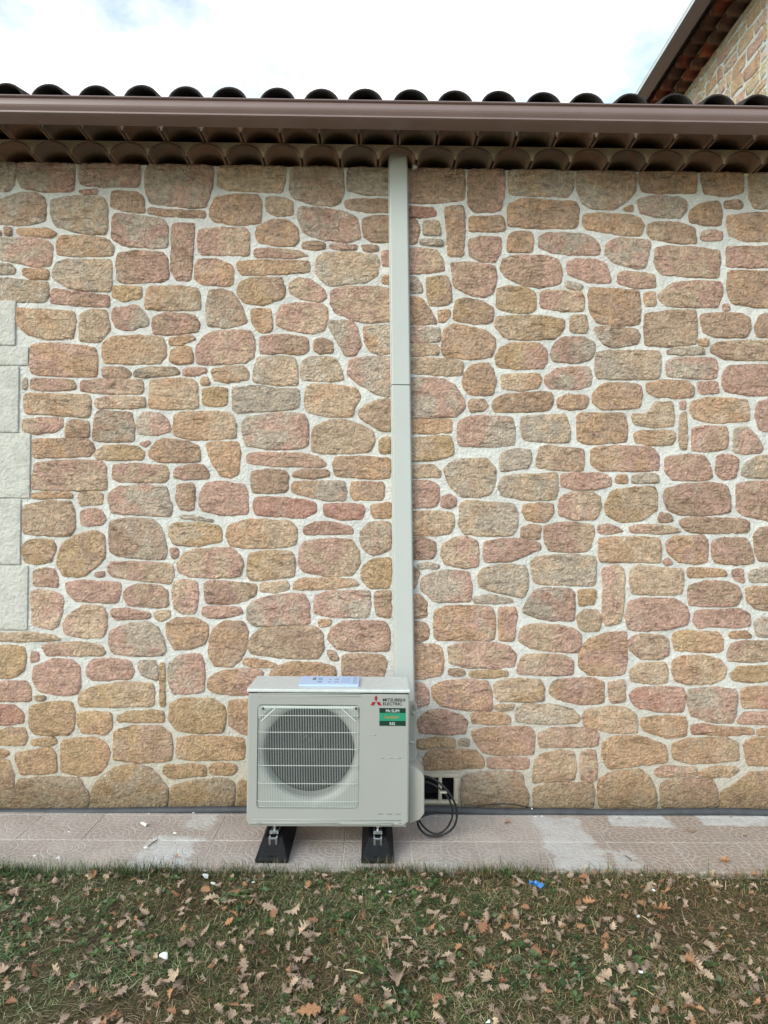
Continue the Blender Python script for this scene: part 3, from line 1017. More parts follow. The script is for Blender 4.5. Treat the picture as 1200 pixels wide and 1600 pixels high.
op 130 980 220 955 310 950 312 1000 318 1100 300 1210 200 1220 80 1215 20 1160 20 1080 70 1000
pt 345 990 400 968 540 975 575 1000 580 1090 530 1118 400 1115 340 1060 330 1010
yo 610 960 660 945 880 955 915 985 915 1060 880 1075 740 1070 615 1060 605 1000
pt 950 1080 970 1030 1020 1010 1260 1010 1260 1120 1100 1135 950 1130
@630 1000
ob -20 30 210 28 245 70 250 170 240 215 130 240 -20 235
tp 280 45 360 22 540 20 660 40 705 90 690 160 560 175 380 170 290 140
b 280 185 370 188 385 210 330 225 285 215
y 415 200 560 190 650 200 650 225 500 235 420 225
tp 720 150 760 92 1000 95 1060 130 1060 215 900 218 710 210
p -20 270 120 275 155 320 160 400 100 412 -20 410
op 180 300 230 265 400 245 530 265 550 340 555 435 420 440 240 410 185 360
ty 575 270 640 245 860 248 878 300 875 380 760 382 600 385 570 320
yp 920 290 950 255 1080 240 1200 240 1250 270 1255 390 1100 402 950 365 915 330
t 575 410 640 405 690 405 680 430 620 438 575 430
pb 95 500 150 445 230 435 370 475 400 510 390 580 250 588 100 575
o 425 465 480 452 620 458 668 490 665 520 560 525 430 520
gt 700 440 740 405 980 410 1060 440 1100 490 1080 515 900 525 710 510
y 90 630 180 610 320 620 325 665 200 665 95 680
g 350 625 410 620 410 655 350 655
op 430 570 520 548 800 548 822 600 815 710 600 715 500 700 440 620
tp 850 590 930 550 1120 552 1215 575 1222 600 1215 660 1080 665 850 668
yo 130 730 170 695 350 685 450 690 500 740 500 795 380 800 220 805 135 810
p 530 745 640 738 780 742 782 800 640 800 530 795
ot 820 770 850 720 980 692 1065 705 1080 800 1070 870 940 880 810 890
tp 1110 740 1120 695 1200 690 1208 760 1205 870 1170 885 1115 870
gb 365 860 450 830 640 822 745 832 748 900 780 960 780 1045 365 1045
tb 815 930 900 900 1190 895 1190 1045 815 1045
@900 1000
t 340 190 390 148 560 140 570 200 565 265 440 268 340 255
ot 605 130 660 102 800 98 900 125 940 180 920 240 850 272 700 275 620 250 605 200
y 965 210 1010 172 1160 165 1260 165 1260 250 1100 262 980 245
pt 210 265 300 250 305 320 300 385 220 388 205 330
rp 335 340 390 300 560 295 670 300 682 350 670 445 500 445 370 415
gp 700 310 860 298 1000 310 1002 400 980 515 860 512 720 470 700 400
or 1035 300 1260 290 1260 425 1040 420
ot 60 440 200 418 320 425 375 470 382 580 220 575 60 540 40 490
o 410 490 560 478 685 480 690 540 690 595 560 608 420 560
ro 725 530 820 530 880 545 1100 555 1110 585 940 592 725 585
p 1015 500 1050 455 1260 455 1260 525 1015 520
o 1135 560 1260 550 1260 590 1135 590
o 170 640 240 605 400 602 560 660 570 760 440 775 200 805 165 720
ot 600 660 700 620 920 608 1010 640 1015 750 860 760 720 770 610 740
o 1050 650 1110 612 1260 615 1260 785 1070 780
pt 490 820 540 790 750 800 755 845 620 850 510 850
ot 770 830 850 795 1000 795 1020 815 960 850 840 855 770 845
ot 140 870 250 820 400 810 460 860 500 960 505 1045 140 1045
tp 530 900 600 870 850 868 885 950 890 1045 530 1045
yb 900 960 1000 900 1080 830 1260 820 1260 1050 905 1050
"""
def main_world(a, u, o):
    return np.c_[a, WALL + o, u]
geos = []
ox = oy = 0
sd_ = 0
for ln in DATA.strip().splitlines():
    if ln[0] == '@':
        ox, oy = [float(q) for q in ln[1:].split()]
        continue
    q = ln.split()
    sd_ += 1
    pts = []
    for i in range(1, len(q) - 1, 2):
        w = onY(ox + float(q[i]) / 4, oy + float(q[i + 1]) / 4, WALL)
        pts.append((w.x, min(w.z, Z0 - 0.001)))
    geos.append(stone_geo(pts, q[0], sd_, main_world))

# the wall goes on beyond both sides of the picture in the same stone
def courses(x0, x1, z0, z1, seed, keep=lambda x, z: True, jit=0.010):
    rs = np.random.RandomState(seed)
    out = []
    z = z0
    while z < z1 - 0.04:
        h = rs.uniform(0.09, 0.19)
        if z1 - z - h < 0.05: h = z1 - z
        x = x0
        while x < x1 - 0.02:
            w = rs.uniform(0.12, 0.34)
            if x1 - x - w < 0.06: w = x1 - x
            if keep(x + w / 2, z + h / 2):
                def quad(a, b, c, d):
                    j = lambda: rs.uniform(-jit, jit)
                    g = 0.011
                    return [(a + g + j() * .5, c + g + j() * .5), ((a + b) / 2, c + g + j() * .7), (b - g + j() * .5, c + g + j() * .5), (b - g + j() * .4, (c + d) / 2),
                            (b - g + j() * .5, d - g + j() * .5), ((a + b) / 2, d - g + j() * .7), (a + g + j() * .5, d - g + j() * .5), (a + g + j() * .4, (c + d) / 2)]
                if h > 0.15 and rs.rand() < 0.4:
                    m = z + h * rs.uniform(0.35, 0.65)
                    out += [quad(x, x + w, z, m), quad(x, x + w, m, z + h)]
                else:
                    out.append(quad(x, x + w, z, z + h))
            x += w
        z += h
    return out
eL, eR = onY(-16, 800, WALL).x, onY(1216, 800, WALL).x
codes = ['pt', 'ot', 'gp', 'b', 'tp', 'ob', 'g', 'yo', 'pb', 'tg']
k = 9000
beyond = []
for x0, x1 in ((eL - 0.75, eL), (eR, eR + 0.75)):
    for p in courses(x0, x1, 0.02, Z0, int(x0 * 10) % 97):
        k += 1
        beyond.append(stone_geo(p, codes[k % 10], k, main_world, step=0.02, grow=0.003))
add_stones(geos, wall)
V, Fc = join(*[(v.tolist(), f) for v, f, _, _ in beyond])
o = mk('outer_stone', V, Fc, MSTONE, wall, smooth=True, cols=np.concatenate([c for _, _, c, _ in beyond]))
o['kind'] = 'stuff'

# pale cast-stone blocks of the window surround at the left
for (v0, v1, u1) in ((470, 540, 25), (541.5, 571, 45), (572.5, 676, 30), (677.5, 778, 48), (779.5, 882, 33), (883.5, 984, 44)):
    a, b = onY(-70, (v0 + v1) / 2, WALL), onY(u1, (v0 + v1) / 2, WALL)
    z1, z0 = onY(20, v0, WALL).z, onY(20, v1, WALL).z
    v, f = box(a.x, b.x, WALL - 0.013, WALL + 0.01, z0 + 0.0005, z1 - 0.0005, 0.006, 3)
    bm = bmesh.new()
    vs = [bm.verts.new(q) for q in v]
    for q in f: bm.faces.new([vs[i] for i in q])
    bmesh.ops.subdivide_edges(bm, edges=[e for e in bm.edges if e.calc_length() > 0.05], cuts=9, use_grid_fill=True)
    v, f = bm_out(bm)
    v = np.array(v)
    v[:, 1] -= np.where(v[:, 1] < WALL - 0.010, 0.003 * fbm(v[:, [0, 2]] * 22, 31, 3) - 0.001, 0)
    mk('quoin_block', v, f, MPALE, wall, smooth=True)

# ventilation grille in the foot of the wall
vg = mk('vent_grille', *join(
    box(VX0, VX1, WALL - 0.016, WALL + 0.02, VZ1 - 0.022, VZ1, 0.005),
    box(VX0, VX1, WALL - 0.016, WALL + 0.02, VZ0, VZ0 + 0.022, 0.005),
    box(VX0, VX0 + 0.022, WALL - 0.015, WALL + 0.02, VZ0 + 0.021, VZ1 - 0.021, 0.004),
    box(VX1 - 0.026, VX1, WALL - 0.015, WALL + 0.02, VZ0 + 0.021, VZ1 - 0.021, 0.004)), MVENT, house, smooth=True)
mxm = onY(687.5, 1230, WALL).x
mk('mullion', *box(mxm - 0.010, mxm + 0.010, WALL - 0.017, WALL + 0.01, VZ0 + 0.015, VZ1 - 0.015, 0.006), MVENT, vg, smooth=True)
mk('vent_recess', *join(box(VX0 + 0.004, VX1 - 0.004, WALL + 0.15, WALL + 0.159, VZ0, VZ1),
    box(VX0 + 0.001, VX0 + 0.008, WALL + 0.021, WALL + 0.15, VZ0, VZ1), box(VX1 - 0.008, VX1 - 0.001, WALL + 0.021, WALL + 0.15, VZ0, VZ1),
    box(VX0 + 0.009, VX1 - 0.009, WALL + 0.021, WALL + 0.15, VZ0, VZ0 + 0.008), box(VX0 + 0.009, VX1 - 0.009, WALL + 0.021, WALL + 0.15, VZ1 - 0.008, VZ1)), MDARK, vg)

# ------------------------------------------------------------------ eaves (shared by house and wing)
def halfpipe(a, h, th, length, n=14, taper=0.0):
    """open at both ends, runs along +y from y=0, feet at z=0"""
    V, Fc = [], []
    for yy, s in ((0.0, 1.0), (length, 1.0 - taper)):
        for (ra, rh) in ((a, h), (a - th, h - th)):
            for k in range(n + 1):
                t = math.pi * k / n
                V.append((math.cos(t) * ra * s, yy, math.sin(t) * rh * s))
    m = n + 1
    for k in range(n):
        Fc += [[k, k + 1, m + k + 1, m + k], [2 * m + k + 1, 2 * m + k, 3 * m + k, 3 * m + k + 1],
               [k + 1, k, 2 * m + k, 2 * m + k + 1], [m + k, m + k + 1, 3 * m + k + 1, 3 * m + k]]
    Fc += [[0, m, 3 * m, 2 * m], [m - 1, 3 * m - 1, 4 * m - 1, 2 * m - 1]]
    return V, Fc

def eaves(parent, tr, rot, x0, x1, zw, cent1, cent2, centd, mats, dome, gutter, RH=0.081, glare=False):
    """tr(x, y, z): local -> world, wall face at y = 0, outwards is -y"""
    A = 0.104
    def TR(vf):
        v, f = vf
        return [tr(*q) for q in v], f
    def row(cents, yf, zf, zt):
        V, Fc = [], []
        cs = sorted(cents)
        n = 14
        for i, c in enumerate(cs):
            l = (cs[i - 1] + c) / 2 if i else c - 0.11
            r = (cs[i + 1] + c) / 2 if i < len(cs) - 1 else c + 0.11
            b = len(V)
            pts = [(c + math.cos(math.pi - math.pi * k / n) * min(A, c - l, r - c), zf + math.sin(math.pi * k / n) * 0.074) for k in range(n + 1)]
            pts = [(l, zf)] + pts + [(r, zf)]
            for (x, z) in pts:
                V += [(x, yf + 0.006, z), (x, yf + 0.006, zt)]
            for k in range(len(pts) - 1):
                q = b + 2 * k
                Fc.append([q, q + 2, q + 3, q + 1])
        return V, Fc
    za, zb, zc = zw, zw + RH, zw + 2 * RH
    slab = join(row(cent1, -0.12, za, zb), row(cent2, -0.24, zb, zc),
                box(x0, x1, -0.113, 0.2, zb - 0.005, zb + 0.0), box(x0, x1, -0.233, 0.2, zc - 0.005, zc),
                box(x0, x1, 0.15, 0.2, za, zc - 0.006))
    cor = mk('cornice', *TR(slab), MBED, parent)
    first = None
    lm = mk  # first tile carries the mesh, the others share it
    for cents, yf, zf in ((cent1, -0.12, za), (cent2, -0.24, zb)):
        for c in cents:
            j = random.uniform(-0.004, 0.004)
            org = tr(c, yf + j, zf)
            if first is None:
                v, f = halfpipe(A, 0.073, 0.011, 0.30)
                first = mk('cornice_tile', [tr(q[0] + c, q[1] + yf + j, q[2] + zf) for q in v], f, mats[0], cor, origin=org, smooth=True)
            else:
                dup(first, org, cor)
    # roof: deck, channel tiles and cover tiles
    sl = math.tan(math.radians(17))
    yd, zd = dome
    def onroof(y): return zd + (y - yd) * sl
    deck = []
    V = [(x0, yd + 0.06, onroof(yd + 0.06) - 0.045), (x1, yd + 0.06, onroof(yd + 0.06) - 0.045), (x1, yd + 5.5, onroof(yd + 5.5) - 0.045), (x0, yd + 5.5, onroof(yd + 5.5) - 0.045)]
    V += [(a, b, c + 0.03) for a, b, c in V]
    deck = (V, [[0, 1, 2, 3], [4, 7, 6, 5], [0, 4, 5, 1], [1, 5, 6, 2], [2, 6, 7, 3], [3, 7, 4, 0]])
    roof = mk('roof', *TR(deck), MROOF, parent)
    Lt = 0.46
    ccs = sorted(centd)
    fc = fh = None
    for r in range(4):
        for i, c in enumerate(ccs):
            y = yd + r * (Lt - 0.07)
            v, f = halfpipe(0.1, 0.095, 0.012, Lt, taper=0.12)
            j = random.uniform(-0.006, 0.006)
            jx = random.uniform(-0.003, 0.003)
            org = tr(c + jx, y + j, onroof(y) + 0.004 * r)
            if fc is None:
                fc = mk('roof_tile', [tr(q[0] + c + jx, q[1] + y + j, q[2] + onroof(y) + q[1] * sl) for q in v], f, MROOF, roof, origin=org, smooth=True)
            else:
                dup(fc, org, roof)
            if i < len(ccs) - 1 and r < 2:
                m = (c + ccs[i + 1]) / 2
                v, f = halfpipe(0.098, 0.06, 0.012, Lt)
                org = tr(m, y + 0.01, onroof(y) + 0.03)
                if fh is None:
                    fh = mk('channel_tile', [tr(q[0] + m, q[1] + y + 0.01, -q[2] + onroof(y) + 0.03 + q[1] * sl) for q in v], [w[::-1] for w in f], MROOF, roof, origin=org, smooth=True)
                else:
                    dup(fh, org, roof)
    # gutter: moulded profile, front to back
    yg, zl, zr, yb = gutter      # front y, lip z, ridge z, back y
    H = zl - zr
    pf = [(yg + 0.010, zl - 0.006), (yg + 0.010, zl + 0.001), (yg + 0.003, zl + 0.003), (yg - 0.003, zl + 0.001), (yg - 0.006, zl - 0.004), (yg - 0.003, zl - 0.008), (yg + 0.005, zl - 0.012)]
    for k in range(9):
        t = k / 8
        pf.append((yg + 0.006 - 0.012 * math.sin(math.pi * min(1, t * 1.15)) + 0.004 * t, zl - 0.012 - (H - 0.022) * t))
    pf += [(yg + 0.004, zr + 0.011), (yg - 0.006, zr + 0.007), (yg - 0.007, zr + 0.002), (yg + 0.004, zr - 0.003), (yg + 0.03, zr - 0.002), (yb - 0.012, zr), (yb - 0.003, zr + 0.004), (yb, zr + 0.012), (yb, zl + 0.015),
           (yb - 0.002, zl + 0.015), (yb - 0.002, zr + 0.014), (yb - 0.012, zr + 0.004), (yg + 0.03, zr + 0.003), (yg + 0.010, zr + 0.008), (yg + 0.010, zl - 0.02)]
    V, Fc = [], []
    m = len(pf)
    for x in (x0, x1):
        V += [(x, a, b) for a, b in pf]
    for k in range(m):
        Fc.append([k, (k + 1) % m, m + (k + 1) % m, m + k])
    mk('gutter', *TR((V, Fc)), MGUT, parent)
    if glare:  # pale strip added to show the glare off the gutter face
        mk('gutter_glare', *TR(box(x0, x1, yg - 0.012, yg - 0.0065, zr + 0.03, zl - 0.02, 0.001, 1)), MLID, parent)

# house eaves
lo, hi = -8, 30
c1 = [onY(80 + 60.1 * k, 240, WALL - 0.12).x for k in range(-12, 21)]
pitch1 = (c1[-1] - c1[0]) / (len(c1) - 1)
c2 = [c - pitch1 / 2 for c in c1]
dl = [11, 77, 150, 221, 291, 359, 433, 502, 571, 642, 711, 780, 849, 917, 986, 1056, 1123, 1185]
YD = -0.35
cdm = [onY(u, 140, WALL + YD).x for u in dl]
pd = 0.2385
cdm = [cdm[0] - pd * k for k in range(7, 0, -1)] + cdm + [cdm[-1] + pd * k for k in range(1, 5)]
ZD = onY(600, 139, WALL + YD).z - 0.095
YG = -0.47
ZL = onY(600, 157, WALL + YG).z
ZR = onY(600, 185, WALL + YG).z
eaves(house, lambda x, y, z: (x, y + WALL, z), None, XL, 3.40, Z0, c1, c2, cdm, (MGEN,), (YD, ZD), (YG, ZL, ZR, -0.345))

# ------------------------------------------------------------------ the taller wing behind, at right
EYEX = 0.0
wz = onY(1121, 75, 7.8)
WX, WZ = wz.x, wz.z
wing = thing('house_wing', (WX, 8, 0), 'taller stone-faced wing of the house rising behind the right end of the roof', 'house')
def wtr(x, y, z): return (WX + y, -x + 8.0, z)       # local x runs towards the viewer, outwards (-y) is to the left
ww = mk('wall', *join(box(WX, WX + 0.3, 5.35, 12.5, 0, WZ)), MMORTAR, wing)
def wing_world(a, u, o): return np.c_[WX + o, -a + 8.0, u]
geos = []
k = 20000
wc = ['ot', 'o', 'po', 'tp', 'ot', 'to', 'p', 'ty']
YE = onY(1196, 100, 6.6)
yq = WX / ray(1199, 100).x * ray(1199, 100).y          # where the pale corner strip begins
for p in courses(-3.4, 8.0 - yq, 4.95, WZ, 77, lambda x, z: True, 0.030):
    k += 1
    geos.append(stone_geo([(a, b) for a, b in p], wc[k % 8], k, wing_world, step=0.02, grow=0.001))
geos = [(v, f, np.minimum(c * np.array([1.32, 1.22, 1.18]), 0.9), a) for v, f, c, a in geos]  # tint lightened to carry the strong light and haze on the wing
add_stones(geos, ww)
qz = WZ
i = 0
while qz > 4.9:
    h = 0.38
    wq = 0.28 if i % 2 else 0.36
    mk('quoin_block', *box(WX - 0.016, WX + 0.01, yq - 0.02 - wq, yq - 0.02, qz - h + 0.006, qz - 0.004, 0.004), MPALE, ww)
    qz -= h; i += 1
c1w = [-4.4 + 0.2165 * k for k in range(32)]
c2w = [c + 0.108 for c in c1w]
cdw = [-4.4 + 0.2385 * k for k in range(29)]
lz = WZ + ZL - Z0
eaves(wing, wtr, None, -4.5, 2.5, WZ, c1w, c2w, cdw, (MGENR,), (YD, WZ + ZD - Z0), (YG, lz, WZ + ZR - Z0, -0.345), glare=True)
# ------------------------------------------------------------------ cable trunking on the wall
tk = thing('cable_trunking', onY(630, 1200, WALL), 'pale grey plastic pipe cover running up the wall to the eaves', 'pipe cover')
YT = WALL - 0.062
def trunk_seg(vt, vb, name='cover'):
    def edge(v):
        t = (v - 240) / 800.0
        return onY(607.5 + 9.0 * t, v, YT).x, onY(636.5 + 10.5 * t, v, YT).x, onY(620, v, YT).z
    a0, a1, az = edge(vt)
    b0, b1, bz = edge(vb)
    c = 0.007
    def prof(x0, x1):
        return [(x0 - 0.004, WALL - 0.004), (x0 - 0.004, YT + 0.040), (x0, YT + 0.038), (x0 + 0.0015, YT + c), (x0 + c * 0.6, YT + 0.0015), (x0 + c * 1.2, YT),
                (x1 - c * 1.2, YT), (x1 - c * 0.6, YT + 0.0015), (x1 - 0.0015, YT + c), (x1, YT + 0.038), (x1 + 0.004, YT + 0.040), (x1 + 0.004, WALL - 0.004)]
    pa, pb = prof(a0, a1), prof(b0, b1)
    V = [(x, y, az) for x, y in pa] + [(x, y, bz) for x, y in pb]
    m = len(pa)
    Fc = [[k, m + k, m + (k + 1) % m, (k + 1) % m] for k in range(m)] + [list(range(m)), [2 * m - 1 - k for k in range(m)]]
    return mk(name, V, Fc, MTRUNK, tk)
trunk_seg(237, 600.3)
trunk_seg(601.7, 1178)
# thin edge piece by the top and blob of mortar beside it
mb = onY(646, 262, WALL - 0.03)
mk('mortar_lump', *rock((mb.x, mb.y, mb.z), 0.028, 5, 1.3), MPALE, house)

# ------------------------------------------------------------------ outdoor unit of the heat pump
YF = 3.83
c00, c10, c11, c01 = onY(387, 1077, YF), onY(639, 1077, YF), onY(640, 1291, YF), onY(384.5, 1290, YF)
UX0, UX1 = (c00.x + c01.x) / 2 , (c10.x + c11.x) / 2
UZ1, UZ0 = (c00.z + c10.z) / 2, (c11.z + c01.z) / 2
YB = YF + 0.31
unit = thing('heat_pump_unit', ((UX0 + UX1) / 2, YF + 0.15, 0), 'pale grey outdoor heat pump unit with round caged fan, standing before the stone wall', 'heat pump')
def q(u, v, dy=0.0):
    return onY(u, v, YF + dy)
def rrect(x0, x1, z0, z1, r, n, cx, cz):
    """rounded rectangle sampled at n directions from (cx, cz)"""
    out = []
    for k in range(n):
        a = 2 * math.pi * k / n
        dx, dz = math.cos(a), math.sin(a)
        lo_, hi_ = 0.0, 3.0
        for _ in range(40):
            m = (lo_ + hi_) / 2
            x, z = cx + dx * m, cz + dz * m
            ex = max(x0 + r - x, x - (x1 - r)); ez = max(z0 + r - z, z - (z1 - r))
            ins = (x0 < x < x1 and z0 < z < z1) and not (ex > 0 and ez > 0 and ex * ex + ez * ez > r * r)
            if ins: lo_ = m
            else: hi_ = m
        out.append((cx + dx * lo_, cz + dz * lo_))
    return out
GX0, GX1, GZ1, GZ0 = q(401.5, 1180).x, q(561.5, 1180).x, q(480, 1101).z, q(480, 1265).z
fc = q(482, 1178)
FR = 71 * 3.83 / F
NS = 128
outer = rrect(UX0, UX1, UZ0, UZ1 - 0.022, 0.010, NS, fc.x, fc.z)
outer_b = rrect(UX0 - 0.0, UX1 + 0.0, UZ0, UZ1 - 0.022, 0.010, NS, fc.x, fc.z)
inn0 = rrect(GX0, GX1, GZ0, GZ1, 0.020, NS, fc.x, fc.z)
inn1 = rrect(GX0 + 0.004, GX1 - 0.004, GZ0 + 0.004, GZ1 - 0.004, 0.018, NS, fc.x, fc.z)
def circ(r): return [(fc.x + math.cos(2 * math.pi * k / NS) * r, fc.z + math.sin(2 * math.pi * k / NS) * r) for k in range(NS)]
def shrink(loop, d):
    return [(fc.x + (x - fc.x) * (1 - d / math.hypot(x - fc.x, z - fc.z)), fc.z + (z - fc.z) * (1 - d / math.hypot(x - fc.x, z - fc.z))) for x, z in loop]
loops = [(outer_b, YB), (outer_b, YF + 0.012), (shrink(outer_b, 0.0025), YF + 0.004), (shrink(outer_b, 0.009), YF),
         (inn0, YF), (inn1, YF + 0.012)]
loops += [(circ(FR + 0.034), YF + 0.014), (circ(FR + 0.020), YF + 0.018), (circ(FR + 0.007), YF + 0.028), (circ(FR), YF + 0.045), (circ(FR - 0.001), YF + 0.12)]
# clamp the bell mouth inside the recess
cl = []
for lp, y in loops:
    if y > YF + 0.013 and y < YB:
        lp = [(min(max(x, GX0 + 0.006), GX1 - 0.006), min(max(z, GZ0 + 0.006), GZ1 - 0.006)) for x, z in lp]
    cl.append((lp, y))
V, Fc = [], []
for lp, y in cl:
    V += [(x, y, z) for x, z in lp]
for k in range(len(cl) - 1):
    for i in range(NS):
        j = (i + 1) % NS
        Fc.append([k * NS + i, k * NS + j, (k + 1) * NS + j, (k + 1) * NS + i])
Fc.append(list(range(NS)))
Fc = [w[::-1] for w in Fc]
casing = mk('casing', V, Fc, MWHITE, unit, smooth=False)
mk('fan_chamber', *join(box(GX0 + 0.01, GX1 - 0.01, YF + 0.125, YF + 0.13, GZ0, GZ1)), MDARK, unit) if False else None
# chamber behind the fan
V, Fc = [], []
for r, y in ((FR + 0.002, YF + 0.119), (FR + 0.03, YF + 0.14), (FR + 0.03, YF + 0.26), (0.001, YF + 0.262)):
    V += [(x, y, z) for x, z in circ(r)]
for k in range(3):
    for i in range(NS):
        j = (i + 1) % NS
        Fc.append([k * NS + i, k * NS + j, (k + 1) * NS + j, (k + 1) * NS + i])
mk('fan_chamber', V, Fc, MDARK, unit)
# fan: three swept blades on a hub
hub = tube([(fc.x, YF + 0.055, fc.z), (fc.x, YF + 0.062, fc.z), (fc.x, YF + 0.13, fc.z)], [0.03, 0.048, 0.052], 28)
fan = mk('fan', *hub, MFAN, unit, smooth=False)
for b in range(3):
    V, Fc = [], []
    for i in range(9):
        r = 0.045 + (FR - 0.012 - 0.045) * i / 8
        for j in range(7):
            a = math.radians(b * 120 + 70 + (j / 6 - 0.5) * (60 + 40 * i / 8) + i * 5)
            yy = YF + 0.075 + 0.05 * (j / 6) + 0.006 * math.sin(i / 8 * 3.1)
            V.append((fc.x + math.cos(a) * r, yy, fc.z + math.sin(a) * r))
    for i in range(8):
        for j in range(6):
            w = i * 7 + j
            Fc.append([w, w + 1, w + 8, w + 7])
    mk('fan_blade', V, Fc, MFAN, fan, smooth=True)
# motor behind, seen through the blades
mk('motor', *tube([(fc.x, YF + 0.14, fc.z), (fc.x, YF + 0.22, fc.z)], 0.05, 24), simple('motor_grey', (0.05, 0.05, 0.055), 0.5), unit)
mk('motor_bracket', *join(box(fc.x - 0.075, fc.x - 0.060, YF + 0.20, YF + 0.23, fc.z - 0.22, fc.z + 0.22), box(fc.x + 0.060, fc.x + 0.075, YF + 0.20, YF + 0.23, fc.z - 0.22, fc.z + 0.22)), simple('bracket_grey', (0.04, 0.04, 0.045), 0.5), unit)

# wire grille: every wire its own piece
YW = YF - 0.006
gr = mk('fan_grille', *join(tube([(GX0 + 0.014, YF + 0.004, GZ0 + 0.012), (GX1 - 0.014, YF + 0.004, GZ0 + 0.012)], 0.0022, 6),
                            tube([(GX0 + 0.014, YF + 0.004, GZ1 - 0.010), (GX1 - 0.014, YF + 0.004, GZ1 - 0.010)], 0.0022, 6)), MGRILLE, unit)
nw = 61
first = None
for i in range(nw):
    x = GX0 + 0.010 + (GX1 - GX0 - 0.020) * i / (nw - 1)
    if first is None:
        pts = [(x, YF + 0.011, GZ1 - 0.006), (x, YW + 0.008, GZ1 - 0.010), (x, YW + 0.001, GZ1 - 0.022), (x, YW, GZ1 - 0.030), (x, YW, GZ0 + 0.030), (x, YW + 0.001, GZ0 + 0.022), (x, YW + 0.008, GZ0 + 0.010), (x, YF + 0.011, GZ0 + 0.006)]
        first = mk('wire', *tube(pts, 0.00085, 5, False), MGRILLE, gr, smooth=True)
        w0 = Vector(WL[first.name]); xf = x
    else:
        dup(first, w0 + Vector((x - xf, 0, 0)), gr)
for v in (1118, 1144, 1170, 1196, 1224, 1252):
    z = q(480, v).z
    pts = [(GX0 + 0.003, YF + 0.010, z), (GX0 + 0.012, YW + 0.004, z), (GX0 + 0.03, YW + 0.0022, z), (GX1 - 0.03, YW + 0.0022, z), (GX1 - 0.012, YW + 0.004, z), (GX1 - 0.003, YF + 0.010, z)]
    mk('crossbar', *tube(pts, 0.0018, 6, False), MGRILLE, gr, smooth=True)
# corner plates and an added pale strip for the gleam of the bent wires
for s in (0, 1):
    P_ = [(403, 1103), (426, 1103.5), (406, 1122), (403.5, 1122)]
    if s: P_ = [(963.5 - u, v) for u, v in P_]
    pp = [q(u, v, 0.006) for u, v in P_]
    V = [(p.x, YF + 0.003, p.z) for p in pp] + [(p.x, YF + 0.009, p.z) for p in pp]
    mk('corner_plate', V, [[0, 1, 2, 3], [7, 6, 5, 4], [0, 4, 5, 1], [1, 5, 6, 2], [2, 6, 7, 3], [3, 7, 4, 0]], MWHITE, gr)
    ln = [(430, 1107), (408, 1127)] if not s else [(533.5, 1107), (555.5, 1127)]
    mk('corner_wire', *tube([q(ln[0][0], ln[0][1], -0.010), q(ln[1][0], ln[1][1], -0.010)], 0.0025, 6), MGRILLE, gr)
    sc = (411.5, 1107) if not s else (556.5, 1107)
    p = q(*sc)
    mk('screw', *tube([(p.x, YF - 0.011, p.z), (p.x, YF + 0.003, p.z)], 0.0045, 10), MDARK, gr)
mk('top_gleam', *box(GX0 + 0.03, GX1 - 0.03, YF + 0.002, YF + 0.006, GZ1 - 0.020, GZ1 - 0.008, 0.001), MGRILLE, gr)

# lid
lidx0, lidx1 = UX0 - 0.004, UX1 + 0.003
V, Fc = box(lidx0, lidx1, YF - 0.004, YB + 0.012, UZ1 - 0.017, UZ1, 0.006, 3)
lid = mk('lid', V, Fc, MLID, unit, smooth=False)
mk('lid_gap', *box(UX0 + 0.004, UX1 - 0.004, YF + 0.004, YB - 0.004, UZ1 - 0.0215, UZ1 - 0.0165), MDARK, unit)
# pressed grooves and ribs on the front
def ridge(u0, v0, u1, v1, r=0.0028, dy=-0.0005, name='pressed_rib', mat=None):
    a, b = q(u0, v0), q(u1, v1)
    return mk(name, *tube([(a.x, YF + dy + 0.001, a.z), (b.x, YF + dy + 0.001, b.z)], r, 8), mat or MWHITE, casing, smooth=True)
ridge(403, 1083.5, 564, 1084)
ridge(403, 1088, 564, 1088.5, 0.002)
ridge(395, 1281, 627, 1282)
ridge(395, 1286, 405, 1286); ridge(410, 1286, 527, 1286.3); ridge(533, 1286.3, 611, 1286.6); ridge(615, 1286.6, 627, 1286.8)
for u in (407.5, 530, 613):
    p = q(u, 1287.5)
    mk('screw', *tube([(p.x, YF - 0.003, p.z), (p.x, YF + 0.003, p.z)], 0.004, 10), MZINC, casing)
for a, b in ((578, 587.5), ):
    ridge(a, 1148.5, b, 1148.5, 0.0022, -0.001)
for a, b in ((590.5, 599), (604.5, 613), (618, 626.5)):
    ridge(a, 1184.5, b, 1184.5, 0.0022, -0.001)
    ridge(a, 1272, b, 1272, 0.0012, -0.0006, 'drain_slot', MDARK)
for u in (594, 601, 609, 617, 624):
    ridge(u, 1190, u, 1266, 0.0012, 0.0004)

